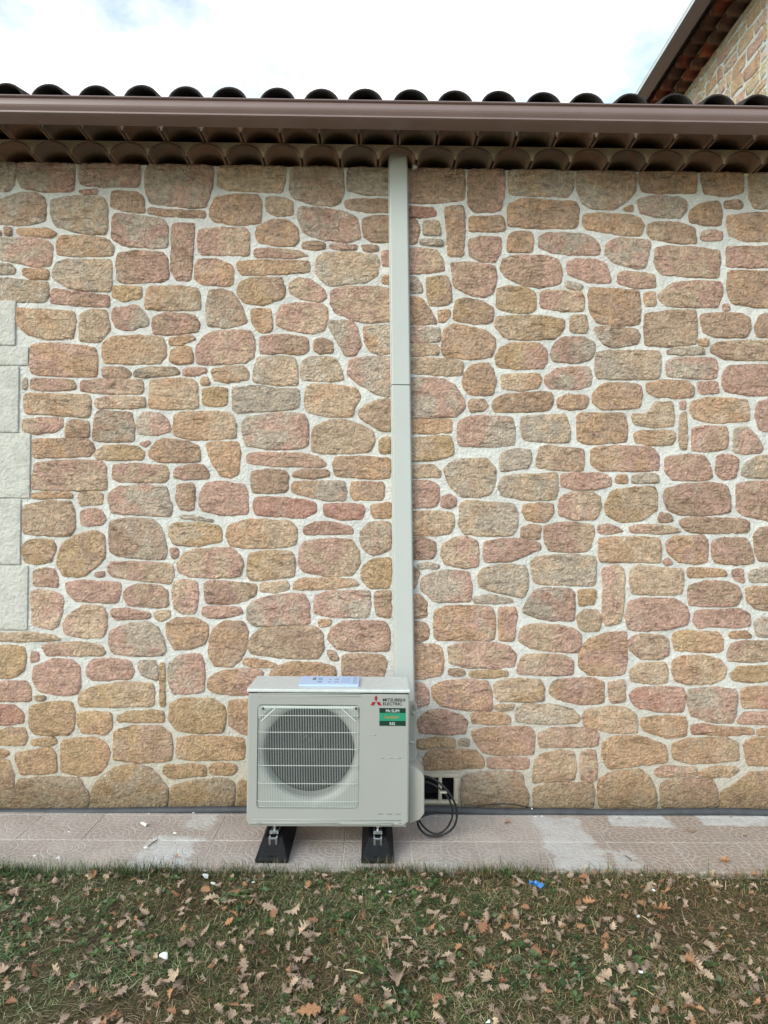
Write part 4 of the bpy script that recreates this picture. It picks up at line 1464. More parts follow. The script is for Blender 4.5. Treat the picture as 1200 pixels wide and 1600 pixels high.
# lettering
def text(body, u0, u1, vtop, vbase, mat, parent, name='lettering', bold=0.0, shear=0.0, dy=-0.0012):
    cu = bpy.data.curves.new(name, 'FONT')
    cu.body = body
    cu.offset = bold
    cu.shear = shear
    cu.extrude = 0.0
    cu.resolution_u = 3
    to = bpy.data.objects.new(name + '_tmp', cu)
    col.objects.link(to)
    dg = bpy.context.evaluated_depsgraph_get()
    me = bpy.data.meshes.new_from_object(to.evaluated_get(dg))
    v = np.array([w.co[:] for w in me.vertices])
    f = [list(pl.vertices) for pl in me.polygons]
    bpy.data.objects.remove(to)
    bpy.data.meshes.remove(me)
    a, b = q(u0, vtop), q(u1, vbase)
    mn, mxv = v.min(0), v.max(0)
    x = a.x + (v[:, 0] - mn[0]) / (mxv[0] - mn[0]) * (b.x - a.x)
    z = b.z + (v[:, 1] - mn[1]) / (mxv[1] - mn[1]) * (a.z - b.z)
    W = np.c_[x, np.full(len(x), YF + dy), z]
    return mk(name, W, f, mat, parent)
def plate(P_, mat, parent, name, dy=-0.0010, th=0.0008):
    pp = [q(u, v) for u, v in P_]
    n = len(pp)
    V = [(p.x, YF + dy, p.z) for p in pp] + [(p.x, YF + dy + th, p.z) for p in pp]
    Fc = [list(range(n))[::-1], [n + k for k in range(n)]] + [[k, (k + 1) % n, n + (k + 1) % n, n + k] for k in range(n)]
    return mk(name, V, Fc, mat, parent)
logo = plate([(587.6, 1085.6), (590.2, 1091), (587.6, 1096.4), (585.0, 1091)], MRED, unit, 'logo')
plate([(587.2, 1096.8), (581.8, 1096.8), (578.8, 1102.2), (584.3, 1102.2)], MRED, logo, 'logo_diamond')
plate([(588.1, 1096.8), (593.4, 1096.8), (596.4, 1102.2), (590.9, 1102.2)], MRED, logo, 'logo_diamond')
text('MITSUBISHI', 598.2, 633.2, 1091.0, 1096.2, MBLACK, logo, bold=0.018)
text('ELECTRIC', 598.2, 628.2, 1097.2, 1102.2, MBLACK, logo, bold=0.018)
stk = plate([(592.8, 1106.2), (633.8, 1106.5), (633.8, 1134.3), (592.8, 1134.0)], MGREEN_D, unit, 'sticker')
plate([(592.9, 1113.8), (633.7, 1114.1), (633.7, 1126.5), (592.9, 1126.2)], MGREEN, stk, 'green_band', dy=-0.0014)
text('Mr.SLIM', 603, 623.8, 1108.2, 1112.9, MGRILLE, stk, bold=0.012, dy=-0.0020)
text('Inverter', 601, 623.6, 1117.2, 1122.8, MTAN, stk, bold=0.01, shear=0.2, dy=-0.0020)
text('R32', 609, 617.2, 1128.2, 1132.6, MGRILLE, stk, bold=0.012, dy=-0.0020)

# valve cover bulging from the right side, and the service plate behind it
P_ = [(638, 1194), (650, 1197), (660, 1206), (662.5, 1212), (662.5, 1268), (655, 1278), (638, 1284)]
pp = [onY(u, v, YF + 0.10) for u, v in P_]
bm = bmesh.new()
f1 = [bm.verts.new((p.x, YF + 0.07, p.z)) for p in pp]
f2 = [bm.verts.new((p.x, YF + 0.25, p.z)) for p in pp]
bm.faces.new(f1); bm.faces.new(f2[::-1])
for k in range(len(pp)):
    bm.faces.new([f1[(k + 1) % len(pp)], f1[k], f2[k], f2[(k + 1) % len(pp)]])
bmesh.ops.recalc_face_normals(bm, faces=bm.faces)
bmesh.ops.bevel(bm, geom=list(bm.edges), offset=0.006, segments=3, affect='EDGES', profile=0.5)
mk('valve_cover', *bm_out(bm), MBEIGE, unit, smooth=True)
a, b = onY(636, 1098, YF + 0.20), onY(649.5, 1187, YF + 0.20)
sp = mk('service_plate', *box(a.x, b.x, YF + 0.16, YF + 0.24, b.z, a.z, 0.005), MBEIGE, unit)
for u, v, w, h in ((649, 1104, 6, 8), (646, 1114, 5, 6)):
    a, b = onY(u - w / 2, v - h / 2, YF + 0.155), onY(u + w / 2, v + h / 2, YF + 0.155)
    mk('catch', *box(a.x, b.x, YF + 0.145, YF + 0.17, b.z, a.z, 0.006, 3), MBEIGE, sp, smooth=True)
a, b = onY(640, 1158, YF + 0.155), onY(648, 1162, YF + 0.155)
mk('finger_slot', *box(a.x, b.x, YF + 0.150, YF + 0.165, b.z, a.z, 0.004, 2), MTRUNK, sp, smooth=True)
# base tray under the casing
mk('base_tray', *box(UX0 + 0.012, UX1 - 0.012, YF + 0.012, YB - 0.012, UZ0 - 0.006, UZ0 + 0.004), MWHITE, unit)

# booklet left on the lid
a, b = onY(467, 1068, YF + 0.06), onY(560, 1068, YF + 0.06)
bk = thing('instruction_booklet', ((a.x + b.x) / 2, YF + 0.14, UZ1), 'pale blue instruction booklet in clear film lying on top of the heat pump', 'booklet')
bx0, bx1, by0, by1 = a.x, b.x, YF + 0.055, YF + 0.262
mk('page_block', *box(bx0, bx1, by0, by1, UZ1 + 0.001, UZ1 + 0.008, 0.001, 1), MPAPER, bk)
cvv = mk('cover', *box(bx0 - 0.002, bx1 + 0.002, by0 - 0.001, by1, UZ1 + 0.0085, UZ1 + 0.0125, 0.0012, 1), MPAPER, bk)
def patch(x0, x1, y0, y1, mat, name):
    W = lambda t, s: (bx0 + (bx1 - bx0) * t, by0 + (by1 - by0) * s)
    (p, r), (s, t) = W(x0, y0), W(x1, y1)
    mk(name, *box(p, s, r, t, UZ1 + 0.0125, UZ1 + 0.0132), mat, cvv)
patch(0.20, 0.26, 0.5, 0.8, MGREYP, 'printed_emblem')
patch(0.30, 0.37, 0.2, 0.38, MPAPERP, 'printed_block'); patch(0.30, 0.37, 0.48, 0.8, MPAPERP, 'printed_block')
for k, s in enumerate((0.25, 0.33, 0.55, 0.63)):
    patch(0.48, 0.53, s, s + 0.03, MGREYP, 'text_line'); patch(0.58, 0.66, s, s + 0.03, MGREYP, 'text_line')
for k in range(6):
    patch(0.70, 0.86, 0.2 + k * 0.11, 0.23 + k * 0.11, MPAPERP, 'text_line')
patch(0.91, 0.925, 0.05, 0.95, MPAPERP, 'text_line'); patch(0.95, 0.96, 0.05, 0.95, MPAPERP, 'text_line')

# rubber feet with their rail and levelling bolt
def foot(uc_b, uc_t, label):
    xb = (onZ(uc_b[0], 1350).x, onZ(uc_b[1], 1350).x)
    cx = (xb[0] + xb[1]) / 2
    hw, ht = (xb[1] - xb[0]) / 2, 0.045
    y0, y1 = onZ(600, 1350).y, 4.30
    H = 0.100
    t = thing('rubber_foot', (cx, y0 + 0.2, 0), label, 'rubber foot', 'rubber feet under the heat pump')
    bm = bmesh.new()
    lo_ = [bm.verts.new(p) for p in ((cx - hw, y0, 0.001), (cx + hw, y0, 0.001), (cx + hw, y1, 0.001), (cx - hw, y1, 0.001))]
    l2 = [bm.verts.new(p) for p in ((cx - hw, y0, 0.016), (cx + hw, y0, 0.016), (cx + hw, y1, 0.016), (cx - hw, y1, 0.016))]
    hi_ = [bm.verts.new(p) for p in ((cx - ht, y0 + 0.075, H), (cx + ht, y0 + 0.075, H), (cx + ht, y1 - 0.07, H), (cx - ht, y1 - 0.07, H))]
    bm.faces.new(lo_[::-1]); bm.faces.new(hi_)
    for A_, B_ in ((lo_, l2), (l2, hi_)):
        for k in range(4):
            bm.faces.new([A_[k], A_[(k + 1) % 4], B_[(k + 1) % 4], B_[k]])
    bmesh.ops.bevel(bm, geom=list(bm.edges), offset=0.006, segments=2, affect='EDGES', profile=0.5)
    mk('rubber_block', *bm_out(bm), MRUBBER, t)
    # recessed rail: a C section sunk in the top, its end running down the sloping nose
    rl = mk('rail', *join(box(cx - 0.021, cx - 0.014, y0 + 0.055, y1 - 0.1, H - 0.02, H + 0.004, 0.001, 1),
                          box(cx + 0.014, cx + 0.021, y0 + 0.055, y1 - 0.1, H - 0.02, H + 0.004, 0.001, 1),
                          box(cx - 0.021, cx + 0.021, y0 + 0.048, y0 + 0.054, H - 0.055, H + 0.003, 0.001, 1),
                          box(cx - 0.014, cx + 0.014, y0 + 0.052, y1 - 0.1, H - 0.02, H - 0.016)), MZINC, t)
    mk('slot', *box(cx - 0.011, cx + 0.011, y0 + 0.0465, y0 + 0.0478, H - 0.030, H - 0.004), MDARK, rl)
    yb_ = YF + 0.035
    mk('bolt', *join(tube([(cx, yb_, H - 0.01), (cx, yb_, UZ0 + 0.01)], 0.005, 10)), MZINC, t)
    mk('nut', *tube([(cx, yb_, UZ0 - 0.016), (cx, yb_, UZ0 - 0.007)], 0.0105, 6), MZINC, t)
    mk('clamp_plate', *join(box(cx - 0.022, cx + 0.022, yb_ - 0.03, yb_ + 0.03, H + 0.005, H + 0.010, 0.001, 1),
                            box(cx - 0.022, cx + 0.022, yb_ - 0.03, yb_ - 0.026, H + 0.005, H + 0.024, 0.001, 1)), MZINC, t)
    mk('nut', *tube([(cx, yb_ - 0.010, H + 0.010), (cx, yb_ - 0.010, H + 0.020)], 0.0115, 6), MZINC, t)
    mk('moulded_mark', *box(cx - 0.022, cx + 0.022, y0 + 0.008, y0 + 0.016, 0.028, 0.034, 0.002, 1), MRUBBER, t)
    # bearer from the rail up to the tray, at the back
    mk('bolt', *tube([(cx, YB - 0.04, H - 0.01), (cx, YB - 0.04, UZ0)], 0.006, 8), MZINC, t)
foot((397.5, 450), None, 'black rubber foot with zinc rail under the left end of the heat pump')
foot((564, 616), None, 'black rubber foot with zinc rail under the right part of the heat pump')

# grey conduit along the foot of the wall
pts = []
for u, v in ((-420, 1268), (-200, 1269), (0, 1269.5), (60, 1269.3), (150, 1268.5), (250, 1267), (380, 1265.5), (520, 1265), (650, 1265.5), (720, 1267), (800, 1269.5), (875, 1269), (950, 1270.5), (1000, 1270.5), (1060, 1269), (1138, 1268.5), (1200, 1270), (1500, 1270)):
    p = onY(u, v, WALL - 0.045)
    pts.append((p.x, p.y, p.z))
cp = thing('conduit_pipe', (0, WALL - 0.045, 0), 'long grey plastic conduit pipe lying along the foot of the stone wall', 'pipe')
mk('pipe', *tube(spline(pts, 5), 0.0215, 16), MPIPE, cp, smooth=True)
for u, v in ((875, 1269), (1138, 1268.5), (384, 1265.5)):
    p = onY(u, v, WALL - 0.045)
    mk('cable_tie', *tube([(p.x - 0.003, p.y, p.z), (p.x + 0.003, p.y, p.z)], 0.0215, 14), MCABLE, cp)

# black cables
def cable(name, pix, r, label, depth, cat='cable'):
    pts = []
    for i, w in enumerate(pix):
        Y_ = w[2] if len(w) > 2 else depth
        p = onY(w[0], w[1], Y_)
        pts.append((p.x, p.y, max(p.z, r + 0.001)))
    return tag(mk(name, *tube(spline(pts, 8), r, 10), MCABLE, smooth=True), label, cat)
cable('cable', [(655, 1212, 4.05), (670, 1214, 4.04), (685, 1222, 4.03), (700, 1237, 4.02), (711, 1256, 4.02), (714, 1275, 4.03), (709, 1292, 4.04), (697, 1302, 4.05), (680, 1307, 4.05), (664, 1303, 4.06), (654, 1291, 4.10), (652, 1279, 4.13), (652, 1277, 4.14)],
      0.0058, 'outer black cable looping from the valve cover down to the paving', 4.05)
cable('cable', [(655, 1222, 4.07), (670, 1223, 4.06), (688, 1233, 4.05), (702, 1250, 4.04), (707, 1272, 4.05), (701, 1290, 4.06), (689, 1301, 4.07), (676, 1302, 4.08), (663, 1293, 4.12), (655, 1281, 4.20), (660, 1276, 4.24), (672, 1272, 4.26), (690, 1270.5, 4.27)],
      0.0050, 'inner thinner black cable loop hanging in front of the vent grille', 4.05)
p = onY(694, 1238, 4.035)
tag(mk('cable_tie', *box(p.x - 0.022, p.x + 0.016, p.y - 0.010, p.y + 0.014, p.z - 0.004, p.z + 0.005, 0.003, 2), MBEIGE, smooth=True), 'small pale tie holding the two black cables together in front of the vent', 'cable tie')
cable('cable', [(647, 1176, 4.36), (650, 1190, 4.38), (654, 1200, 4.40), (658, 1212, 4.38)], 0.006, 'short black cable coming down behind the unit below the pipe cover', 4.35)
cable('cable', [(645, 1176, 4.34), (647, 1190, 4.34), (652, 1203, 4.34)], 0.007, 'thick dark cable tucked behind the unit next to the valve cover', 4.34)
cable('cable', [(735, 1264, 4.41), (755, 1258.5, 4.40), (785, 1256, 4.40), (808, 1258, 4.40), (828, 1262, 4.41), (840, 1264, 4.41)], 0.003, 'thin black wire lying on the grey conduit right of the vent', 4.4)
p = onY(831, 1263.5, 4.39)
tag(mk('wire_end', *rock((p.x, p.y, p.z), 0.008, 41, 0.8), MPLAST), 'tiny white connector on the end of the thin wire by the conduit', 'connector')

# ------------------------------------------------------------------ rubble and scraps
def chunk(u, v, r, seed, name, label, cat, mat=None, z=0.0, flat=0.6, group=None):
    p = onZ(u, v, z)
    return tag(mk(name, *rock((p.x, p.y, z + r * flat * 0.55), r, seed, flat), mat or MPLAST), label, cat, group)
chunk(226, 1291, 0.034, 1, 'plaster_chunk', 'largest white angular plaster chunk on the paving near the left wall foot', 'rubble', flat=0.75)
chunk(274, 1303, 0.016, 2, 'plaster_chunk', 'small flat plaster flake right of the large white chunk', 'rubble', flat=0.4)
chunk(232, 1272, 0.009, 3, 'plaster_chunk', 'tiny plaster crumb behind the large white chunk beside the conduit', 'rubble')
chunk(133, 1274, 0.009, 4, 'plaster_chunk', 'tiny plaster crumb at the conduit, far left of the paving', 'rubble')
chunk(107, 1300, 0.012, 5, 'plaster_chunk', 'small pale crumb in the middle of the left paving', 'rubble', flat=0.4)
chunk(90, 1342, 0.016, 6, 'pebble', 'round white pebble at the paving edge near the left side', 'pebble')
chunk(54, 1338, 0.018, 7, 'plaster_chunk', 'flat pale plaster dab at the front edge of the far left paving', 'rubble', flat=0.25)
chunk(302, 1271, 0.012, 8, 'plaster_chunk', 'thin plaster flake by the conduit left of the heat pump', 'rubble', flat=0.4)
chunk(837, 1276, 0.012, 9, 'plaster_chunk', 'left of two white flakes in front of the conduit at right', 'rubble', flat=0.3)
chunk(848, 1276, 0.016, 10, 'plaster_chunk', 'right and larger of two white flakes in front of the conduit', 'rubble', flat=0.3)
chunk(228, 1326, 0.014, 11, 'plaster_chunk', 'white lump at the left border of the plaster dust patch', 'rubble')
LZ = -0.02
chunk(323, 1373, 0.028, 12, 'plaster_chunk', 'upper white rubble piece in the grass below the left paving', 'rubble', z=LZ + .01, flat=0.8)
chunk(331, 1381, 0.022, 13, 'plaster_chunk', 'lower white rubble piece in the grass touching the one above it', 'rubble', z=LZ + .01, flat=0.5)
chunk(258, 1498, 0.026, 14, 'plaster_chunk', 'grey white stone lying in the lawn at the lower left', 'stone', z=LZ + .01, flat=0.6)
chunk(396, 1379, 0.009, 15, 'pebble', 'tiny white pebble in the grass left of the left rubber foot', 'pebble', z=LZ + .02)
chunk(637, 1366, 0.011, 16, 'pebble', 'white pebble in the lawn just below the right rubber foot', 'pebble', z=LZ + .015)
chunk(609, 1395, 0.010, 17, 'pebble', 'white pebble in the lawn a hand below the right rubber foot', 'pebble', z=LZ + .02)
chunk(1003, 1368, 0.008, 18, 'pebble', 'tiny white pebble right against the paving edge at right', 'pebble', z=LZ + .02)
chunk(1021, 1392, 0.012, 19, 'pebble', 'egg-like white pebble in the lawn at the right', 'pebble', z=LZ + .02)
chunk(998, 1433, 0.014, 20, 'pebble', 'whitish pebble beside a pale twig in the right lawn', 'pebble', z=LZ + .015)
chunk(1000, 1520, 0.012, 21, 'pebble', 'grey white pebble under an oak leaf in the lower right lawn', 'pebble', z=LZ + .015)
chunk(763, 1598, 0.012, 22, 'pebble', 'white pebble at the very bottom edge of the lawn', 'pebble', z=LZ + .015)
p = onZ(838, 1385, 0.0)
V = []
for i in range(5):
    for j in range(3):
        V.append((p.x - 0.030 + 0.015 * i, p.y - 0.014 + 0.013 * j + 0.01 * (2 - i) * 0.7, 0.004 + 0.012 * math.sin(i * 1.7 + j * 2.1) + 0.008))
Fc = [[i * 3 + j, i * 3 + 3 + j, i * 3 + 4 + j, i * 3 + 1 + j] for i in range(4) for j in range(2)]
V2 = V + [(a, b, c - 0.001) for a, b, c in V]
Fc = Fc + [[w + 15 for w in f][::-1] for f in Fc]
tag(mk('plastic_scrap', V2, Fc, MBLUE), 'crumpled scrap of bright blue plastic film in the lawn', 'litter')
# ------------------------------------------------------------------ lawn
def m_grass():
    n = N('grass_blades')
    t = n.attr()
    m = n.done(n.hsv(t, n.ramp(n.noise(200, 2), 0.3, 0.7, 0.8, 1.2)), 0.65, spec=0.25)
    return m
MG = m_grass()
rs = np.random.RandomState(11)
def blades(N_, xr, yr, seed, lmin, lmax, wmin, wmax, lean, palette, probs, dens=None, lift=0.0):
    r = np.random.RandomState(seed)
    x = r.uniform(xr[0], xr[1], N_ * 2); y = r.uniform(yr[0], yr[1], N_ * 2)
    p = np.c_[x, y]
    if dens is not None:
        keep = r.rand(len(x)) < dens(x, y)
        p = p[keep]
    p = p[:N_]
    n = len(p)
    x, y = p[:, 0], p[:, 1]
    z = lawn_z(x, y) - 0.002 + lift
    a = r.uniform(0, 2 * math.pi, n)
    l = r.uniform(lmin, lmax, n) * r.uniform(0.6, 1.0, n)
    w = r.uniform(wmin, wmax, n)
    le = np.clip(r.normal(lean, 0.25, n), 0.05, 1.45)          # radians from vertical
    dx, dy = np.cos(a), np.sin(a)
    sx, sy = -dy, dx
    out, segs = [], ((0.0, 1.0), (0.45, 0.85), (0.8, 0.5), (1.0, 0.0))
    V = np.zeros((n, 7, 3)); 
    ang = le * 0.6
    pos = np.c_[x, y, z]
    prev = 0
    k = 0
    for t, ww in segs:
        step = (t - prev) * l
        pos = pos + np.c_[dx * np.sin(ang) * step, dy * np.sin(ang) * step, np.cos(ang) * step]
        ang = ang + le * 0.45
        ang = np.minimum(ang, 1.75)
        prev = t
        if ww > 0:
            V[:, k] = pos - np.c_[sx, sy, 0 * sx] * (w * ww / 2)[:, None]
            V[:, k + 1] = pos + np.c_[sx, sy, 0 * sx] * (w * ww / 2)[:, None]
            k += 2
        else:
            V[:, k] = pos
    V[:, :, 2] = np.maximum(V[:, :, 2], z[:, None] + 0.001)
    ci = r.choice(len(palette), n, p=probs)
    C = np.array(palette)[ci] * r.uniform(0.7, 1.25, n)[:, None]
    lf = fbm(np.c_[x, y] * 2.4, 91, 3)
    C = C * (1 + 0.45 * lf)[:, None] * np.array([1.0, 1.0, 1.0])
    C[:, 0] *= 1 + 0.10 * np.clip(x, -1.5, 1.8) - 0.25 * lf
    C = np.repeat(C[:, None, :], 7, 1)
    base = (np.arange(n) * 7)[:, None]
    q1 = base + np.array([0, 1, 3, 2]); q2 = base + np.array([2, 3, 5, 4]); t1 = base + np.array([4, 5, 6])
    return V.reshape(-1, 3), q1.tolist() + q2.tolist() + t1.tolist(), C.reshape(-1, 3)

def patchy(x, y):
    p = np.c_[x, y]
    f = 0.55 + 0.9 * fbm(p * 2.6, 51, 3)
    f -= 0.25 * np.clip((x - 0.3) / 1.5, 0, 1)
    f -= 1.3 * np.exp(-(((x - 1.40) / 0.34) ** 2 + ((y - 3.20) / 0.13) ** 2))
    return np.clip(f, 0.08, 1)
GREEN = [lin(68, 88, 48), lin(90, 108, 62), lin(124, 132, 92), lin(46, 60, 36)]
DRY = [lin(168, 150, 116), lin(140, 120, 88), lin(116, 98, 70), lin(196, 180, 146)]
gr_parts = []
gr_parts.append(blades(125000, (-2.7, 2.7), (2.1, PAVE_Y0 + 0.01), 1, 0.025, 0.06, 0.0014, 0.0032, 0.95, GREEN + DRY, [.22, .21, .14, .15, .07, .09, .09, .03], patchy))
gr_parts.append(blades(30000, (-2.7, 2.7), (2.1, PAVE_Y0 + 0.01), 2, 0.03, 0.08, 0.0010, 0.0022, 1.35, DRY, [.34, .28, .22, .16], None, 0.006))
# longer tufts that lean over the edge of the paving
edge = lambda x, y: np.clip(0.5 + 0.9 * fbm(np.c_[x, y * 0] * 4, 61, 2) - 0.15 * (x > 0.2), 0.1, 1)
gr_parts.append(blades(5200, (-2.7, 2.7), (PAVE_Y0 - 0.035, PAVE_Y0 + 0.004), 3, 0.04, 0.115, 0.0014, 0.003, 0.55, GREEN[:4] + DRY[:3], [.25, .2, .1, .2, .1, .1, .05], edge))
# the lawn further out, thinner
gr_parts.append(blades(16000, (-6, 6), (0.4, 2.15), 4, 0.03, 0.07, 0.003, 0.006, 0.95, GREEN + DRY, [.21, .2, .12, .15, .07, .1, .12, .03], patchy))
sidef = lambda x, y: (np.abs(x) > 2.65) * 1.0
gr_parts.append(blades(9000, (-6, 6), (2.1, PAVE_Y0), 5, 0.03, 0.07, 0.003, 0.006, 0.95, GREEN + DRY, [.21, .2, .12, .15, .07, .1, .12, .03], sidef))
V, Fc, C, n0 = [], [], [], 0
for v, f, c in gr_parts:
    V.append(v); C.append(c)
    Fc += [[i + n0 for i in w] for w in f]
    n0 += len(v)
tag(mk('grass', np.concatenate(V), Fc, MG, cols=np.concatenate(C)), 'patchy winter grass mixed with dry straw in front of the paving', 'grass', kind='stuff')

# small broad-leaved weeds: rosettes of oval leaves
def weeds(N_, seed):
    r = np.random.RandomState(seed)
    V, Fc, C = [], [], []
    k = 0
    while k < N_:
        x, y = r.uniform(-2.6, 2.6), r.uniform(2.2, PAVE_Y0 - 0.01)
        d = 0.25 + 1.1 * float(fbm(np.array([[x * 1.7, y * 1.7]]), 71, 2)[0])
        if x < -0.9 and y > 3.1: d += 0.5
        if x > 0.3: d -= 0.25
        if r.rand() > d: continue
        k += 1
        z = float(lawn_z(np.array([x]), np.array([y]))[0])
        m = r.randint(5, 10)
        g = np.array([lin(60, 82, 46), lin(76, 98, 56), lin(98, 114, 82), lin(50, 68, 40)][r.randint(4)]) * r.uniform(0.8, 1.2)
        L0 = r.uniform(0.010, 0.028)
        for i in range(m):
            a = r.uniform(0, 6.28); L_ = L0 * r.uniform(0.7, 1.2); W_ = L_ * r.uniform(0.18, 0.32)
            up = r.uniform(0.15, 0.9)
            dx, dy = math.cos(a), math.sin(a)
            b = len(V)
            for t, ww in ((0.05, 0.15), (0.45, 1.0), (0.8, 0.7)):
                h = z + 0.012 + L_ * up * t * (1.2 - t * 0.7)
                for s in (-1, 1):
                    V.append((x + dx * L_ * t - dy * W_ * ww * s, y + dy * L_ * t + dx * W_ * ww * s, h + 0.003 * abs(s)))
            V.append((x + dx * L_, y + dy * L_, z + 0.012 + L_ * up * 0.5))
            Fc += [[b, b + 1, b + 3, b + 2], [b + 2, b + 3, b + 5, b + 4], [b + 4, b + 5, b + 6]]
            cc = g * r.uniform(0.85, 1.15)
            C += [cc] * 7
    return V, Fc, np.array(C)
V, Fc, C = weeds(750, 8)
tag(mk('lawn_weeds', V, Fc, MG, cols=C), 'low dark green weed rosettes scattered through the lawn', 'weeds', kind='stuff')

# fallen oak leaves
def m_leaf():
    n = N('dead_oak_leaf')
    oi = n.t.nodes.new('ShaderNodeObjectInfo')
    c = n.hsv(oi.outputs['Color'], n.ramp(n.noise(140, 3), 0.3, 0.7, 0.8, 1.15))
    return n.done(c, 0.75, n.bump(n.noise(260, 3), 0.001), spec=0.25)
MLEAF = m_leaf()
def leaf_mesh(seed):
    r = np.random.RandomState(seed)
    st = 19                                   # five or six rounded lobes down each side
    curl, arch, tw = r.uniform(-1.6, 2.6), r.uniform(-0.9, 1.1), r.uniform(-1.3, 1.3)
    ww = r.uniform(0.30, 0.40)
    ph = [r.uniform(-0.4, 0.4), r.uniform(-0.4, 0.4)]
    nl = r.uniform(3.6, 5.0)
    bend = r.uniform(-0.15, 0.15)
    V, Fc = [], []
    V += [(-0.66, 0, 0.0), (-0.5, 0.006, 0.0), (-0.5, -0.006, 0.0)]
    for i in range(st):
        t = i / (st - 1)
        env = 0.10 + 0.95 * math.sin(math.pi * min(1.0, t ** 1.25 * 0.97)) ** 0.85
        if i == st - 1: env = 0.10
        for s in (-1, -0.5, 0, 0.5, 1):
            lob = 0.74 + 0.27 * math.cos(2 * math.pi * nl * t + ph[0 if s < 0 else 1] * 2.5)
            j = r.uniform(0.88, 1.12)
            w = ww * env * (max(0.46, lob) * j if abs(s) == 1 else 0.30) * (1 if s > 0 else -1 if s < 0 else 0)
            x = -0.5 + t + (0.045 * abs(w) / ww if abs(s) == 1 else 0)
            z = curl * w * w * 1.6 + arch * (t - 0.5) ** 2 + tw * w * (t - 0.5) - 0.02 * (s == 0) + r.uniform(-0.03, 0.03) * abs(s)
            V.append((x, w + bend * (t - 0.5) ** 2 * 2, z))
    Fc.append([0, 1, 2])
    for i in range(st - 1):
        for s in range(4):
            a = 3 + i * 5 + s
            Fc.append([a, a + 1, a + 6, a + 5])
    return V, Fc
lms = []
for s in range(12):
    V, Fc = leaf_mesh(300 + s)
    me = bpy.data.meshes.new('fallen_leaf')
    me.from_pydata(V, [], Fc)
    me.materials.append(MLEAF)
    me.polygons.foreach_set('use_smooth', [True] * len(me.polygons))
    lms.append(me)
LC = {'pale tan': (lin(184, 160, 136), lin(166, 144, 124)), 'greyish brown': (lin(154, 132, 114), lin(172, 148, 128)), 'rusty orange brown': (lin(172, 128, 94), lin(154, 112, 86))}
LEAVES = []
def leaf(x, y, size, rz, kind, r, label=None, z=None, flat=1.0):
    me = lms[r.randint(len(lms))]
    o = bpy.data.objects.new('fallen_leaf', me)
    col.objects.link(o)
    zz = float(lawn_z(np.array([x]), np.array([y]))[0]) + r.uniform(0.012, 0.030) if z is None else z
    o.location = (x, y, zz)
    o.scale = (size, size, size)
    o.rotation_euler = (r.normal(0, 0.45 * flat), r.normal(0, 0.45 * flat) + (math.pi if r.rand() < 0.4 and z is None else 0), rz)
    c = np.array(LC[kind][r.randint(2)]) * r.uniform(0.8, 1.12)
    o.color = (c[0], c[1], c[2], 1)
    if label:
        tag(o, label, 'leaf')
    else:
        LEAVES.append((o, x, y, size, kind, rz))
    return o
r = np.random.RandomState(23)
named = [(622, 1530, 0.105, 1.45, 'pale tan', 'biggest pale yellow leaf, standing out at the bottom centre of the lawn', 0),
         (754, 1453, 0.075, 1.3, 'rusty orange brown', 'upright rusty brown leaf in the lawn right of centre', 0),
         (457, 1426, 0.075, 0.3, 'pale tan', 'pale oak leaf below the left rubber foot, right one of a pair', 0),
         (422, 1421, 0.07, 2.9, 'pale tan', 'pale oak leaf below the left rubber foot, left one of a pair', 0),
         (475, 1455, 0.065, 0.8, 'pale tan', 'pale lobed leaf just under the pair below the left rubber foot', 0),
         (419, 1463, 0.06, 1.2, 'pale tan', 'small pale lobed leaf low left of the left rubber foot', 0),
         (331, 1405, 0.075, 0.4, 'pale tan', 'long tan leaf a little below the white rubble in the grass', 0),
         (358, 1411, 0.07, 0.2, 'greyish brown', 'greyish lobed leaf right beside the long tan one below the rubble', 0),
         (265, 1535, 0.08, 0.1, 'pale tan', 'broad tan leaf below the grey white stone in the lawn', 0),
         (760, 1532, 0.07, 1.1, 'pale tan', 'pale yellow leaf right of the biggest one near the bottom', 0),
         (701, 1535, 0.06, 2.4, 'pale tan', 'narrow pale yellow leaf between the biggest one and its right neighbour', 0),
         (630, 1470, 0.07, 0.2, 'pale tan', 'tan leaf lying flat in the middle of the lawn', 0),
         (940, 1530, 0.08, 0.1, 'pale tan', 'wide pale oak leaf in the lower right lawn', 0),
         (1032, 1425, 0.08, -0.3, 'rusty orange brown', 'rusty leaf beside the pale twig in the right lawn', 0),
         (1118, 1390, 0.07, 0.2, 'pale tan', 'tan leaf near the paving edge at the far right', 0),
         (936, 1588, 0.075, 0.7, 'rusty orange brown', 'rusty leaf cut by the bottom edge right of centre', 0),
         (824, 1568, 0.07, 0.5, 'pale tan', 'pale lobed leaf near the bottom edge right of centre', 0),
         (482, 1582, 0.085, 0.2, 'rusty orange brown', 'rusty lobed leaf near the bottom edge left of centre', 0)]
for u, v, s, a, kd, lb, _ in named:
    p = onZ(u, v, -0.005)
    o = leaf(p.x, p.y, s, a, kd, r, lb, z=0.006, flat=0.5)
pl = [(792, 1287, 0.038, 0.1, 'rusty orange brown', 'small curled brown leaf on the paving right of the cable loop'),
      (1078, 1298, 0.06, -0.4, 'greyish brown', 'long curled brown leaf on the right paving, nearer of the two by the wall'),
      (1164, 1307, 0.03, 0.2, 'greyish brown', 'little dark leaf alone on the far right paving'),
      (1141, 1277, 0.03, 0.4, 'greyish brown', 'grey leaf fragment touching the conduit at the far right'),
      (1130, 1347, 0.065, 0.1, 'rusty orange brown', 'oak leaf lying on the front edge of the right paving'),
      (275, 1340, 0.026, 0.9, 'rusty orange brown', 'small reddish leaf on the white plaster dust'),
      (967, 1279, 0.028, 0.3, 'greyish brown', 'small grey leaf on the white strip of dust by the wall')]
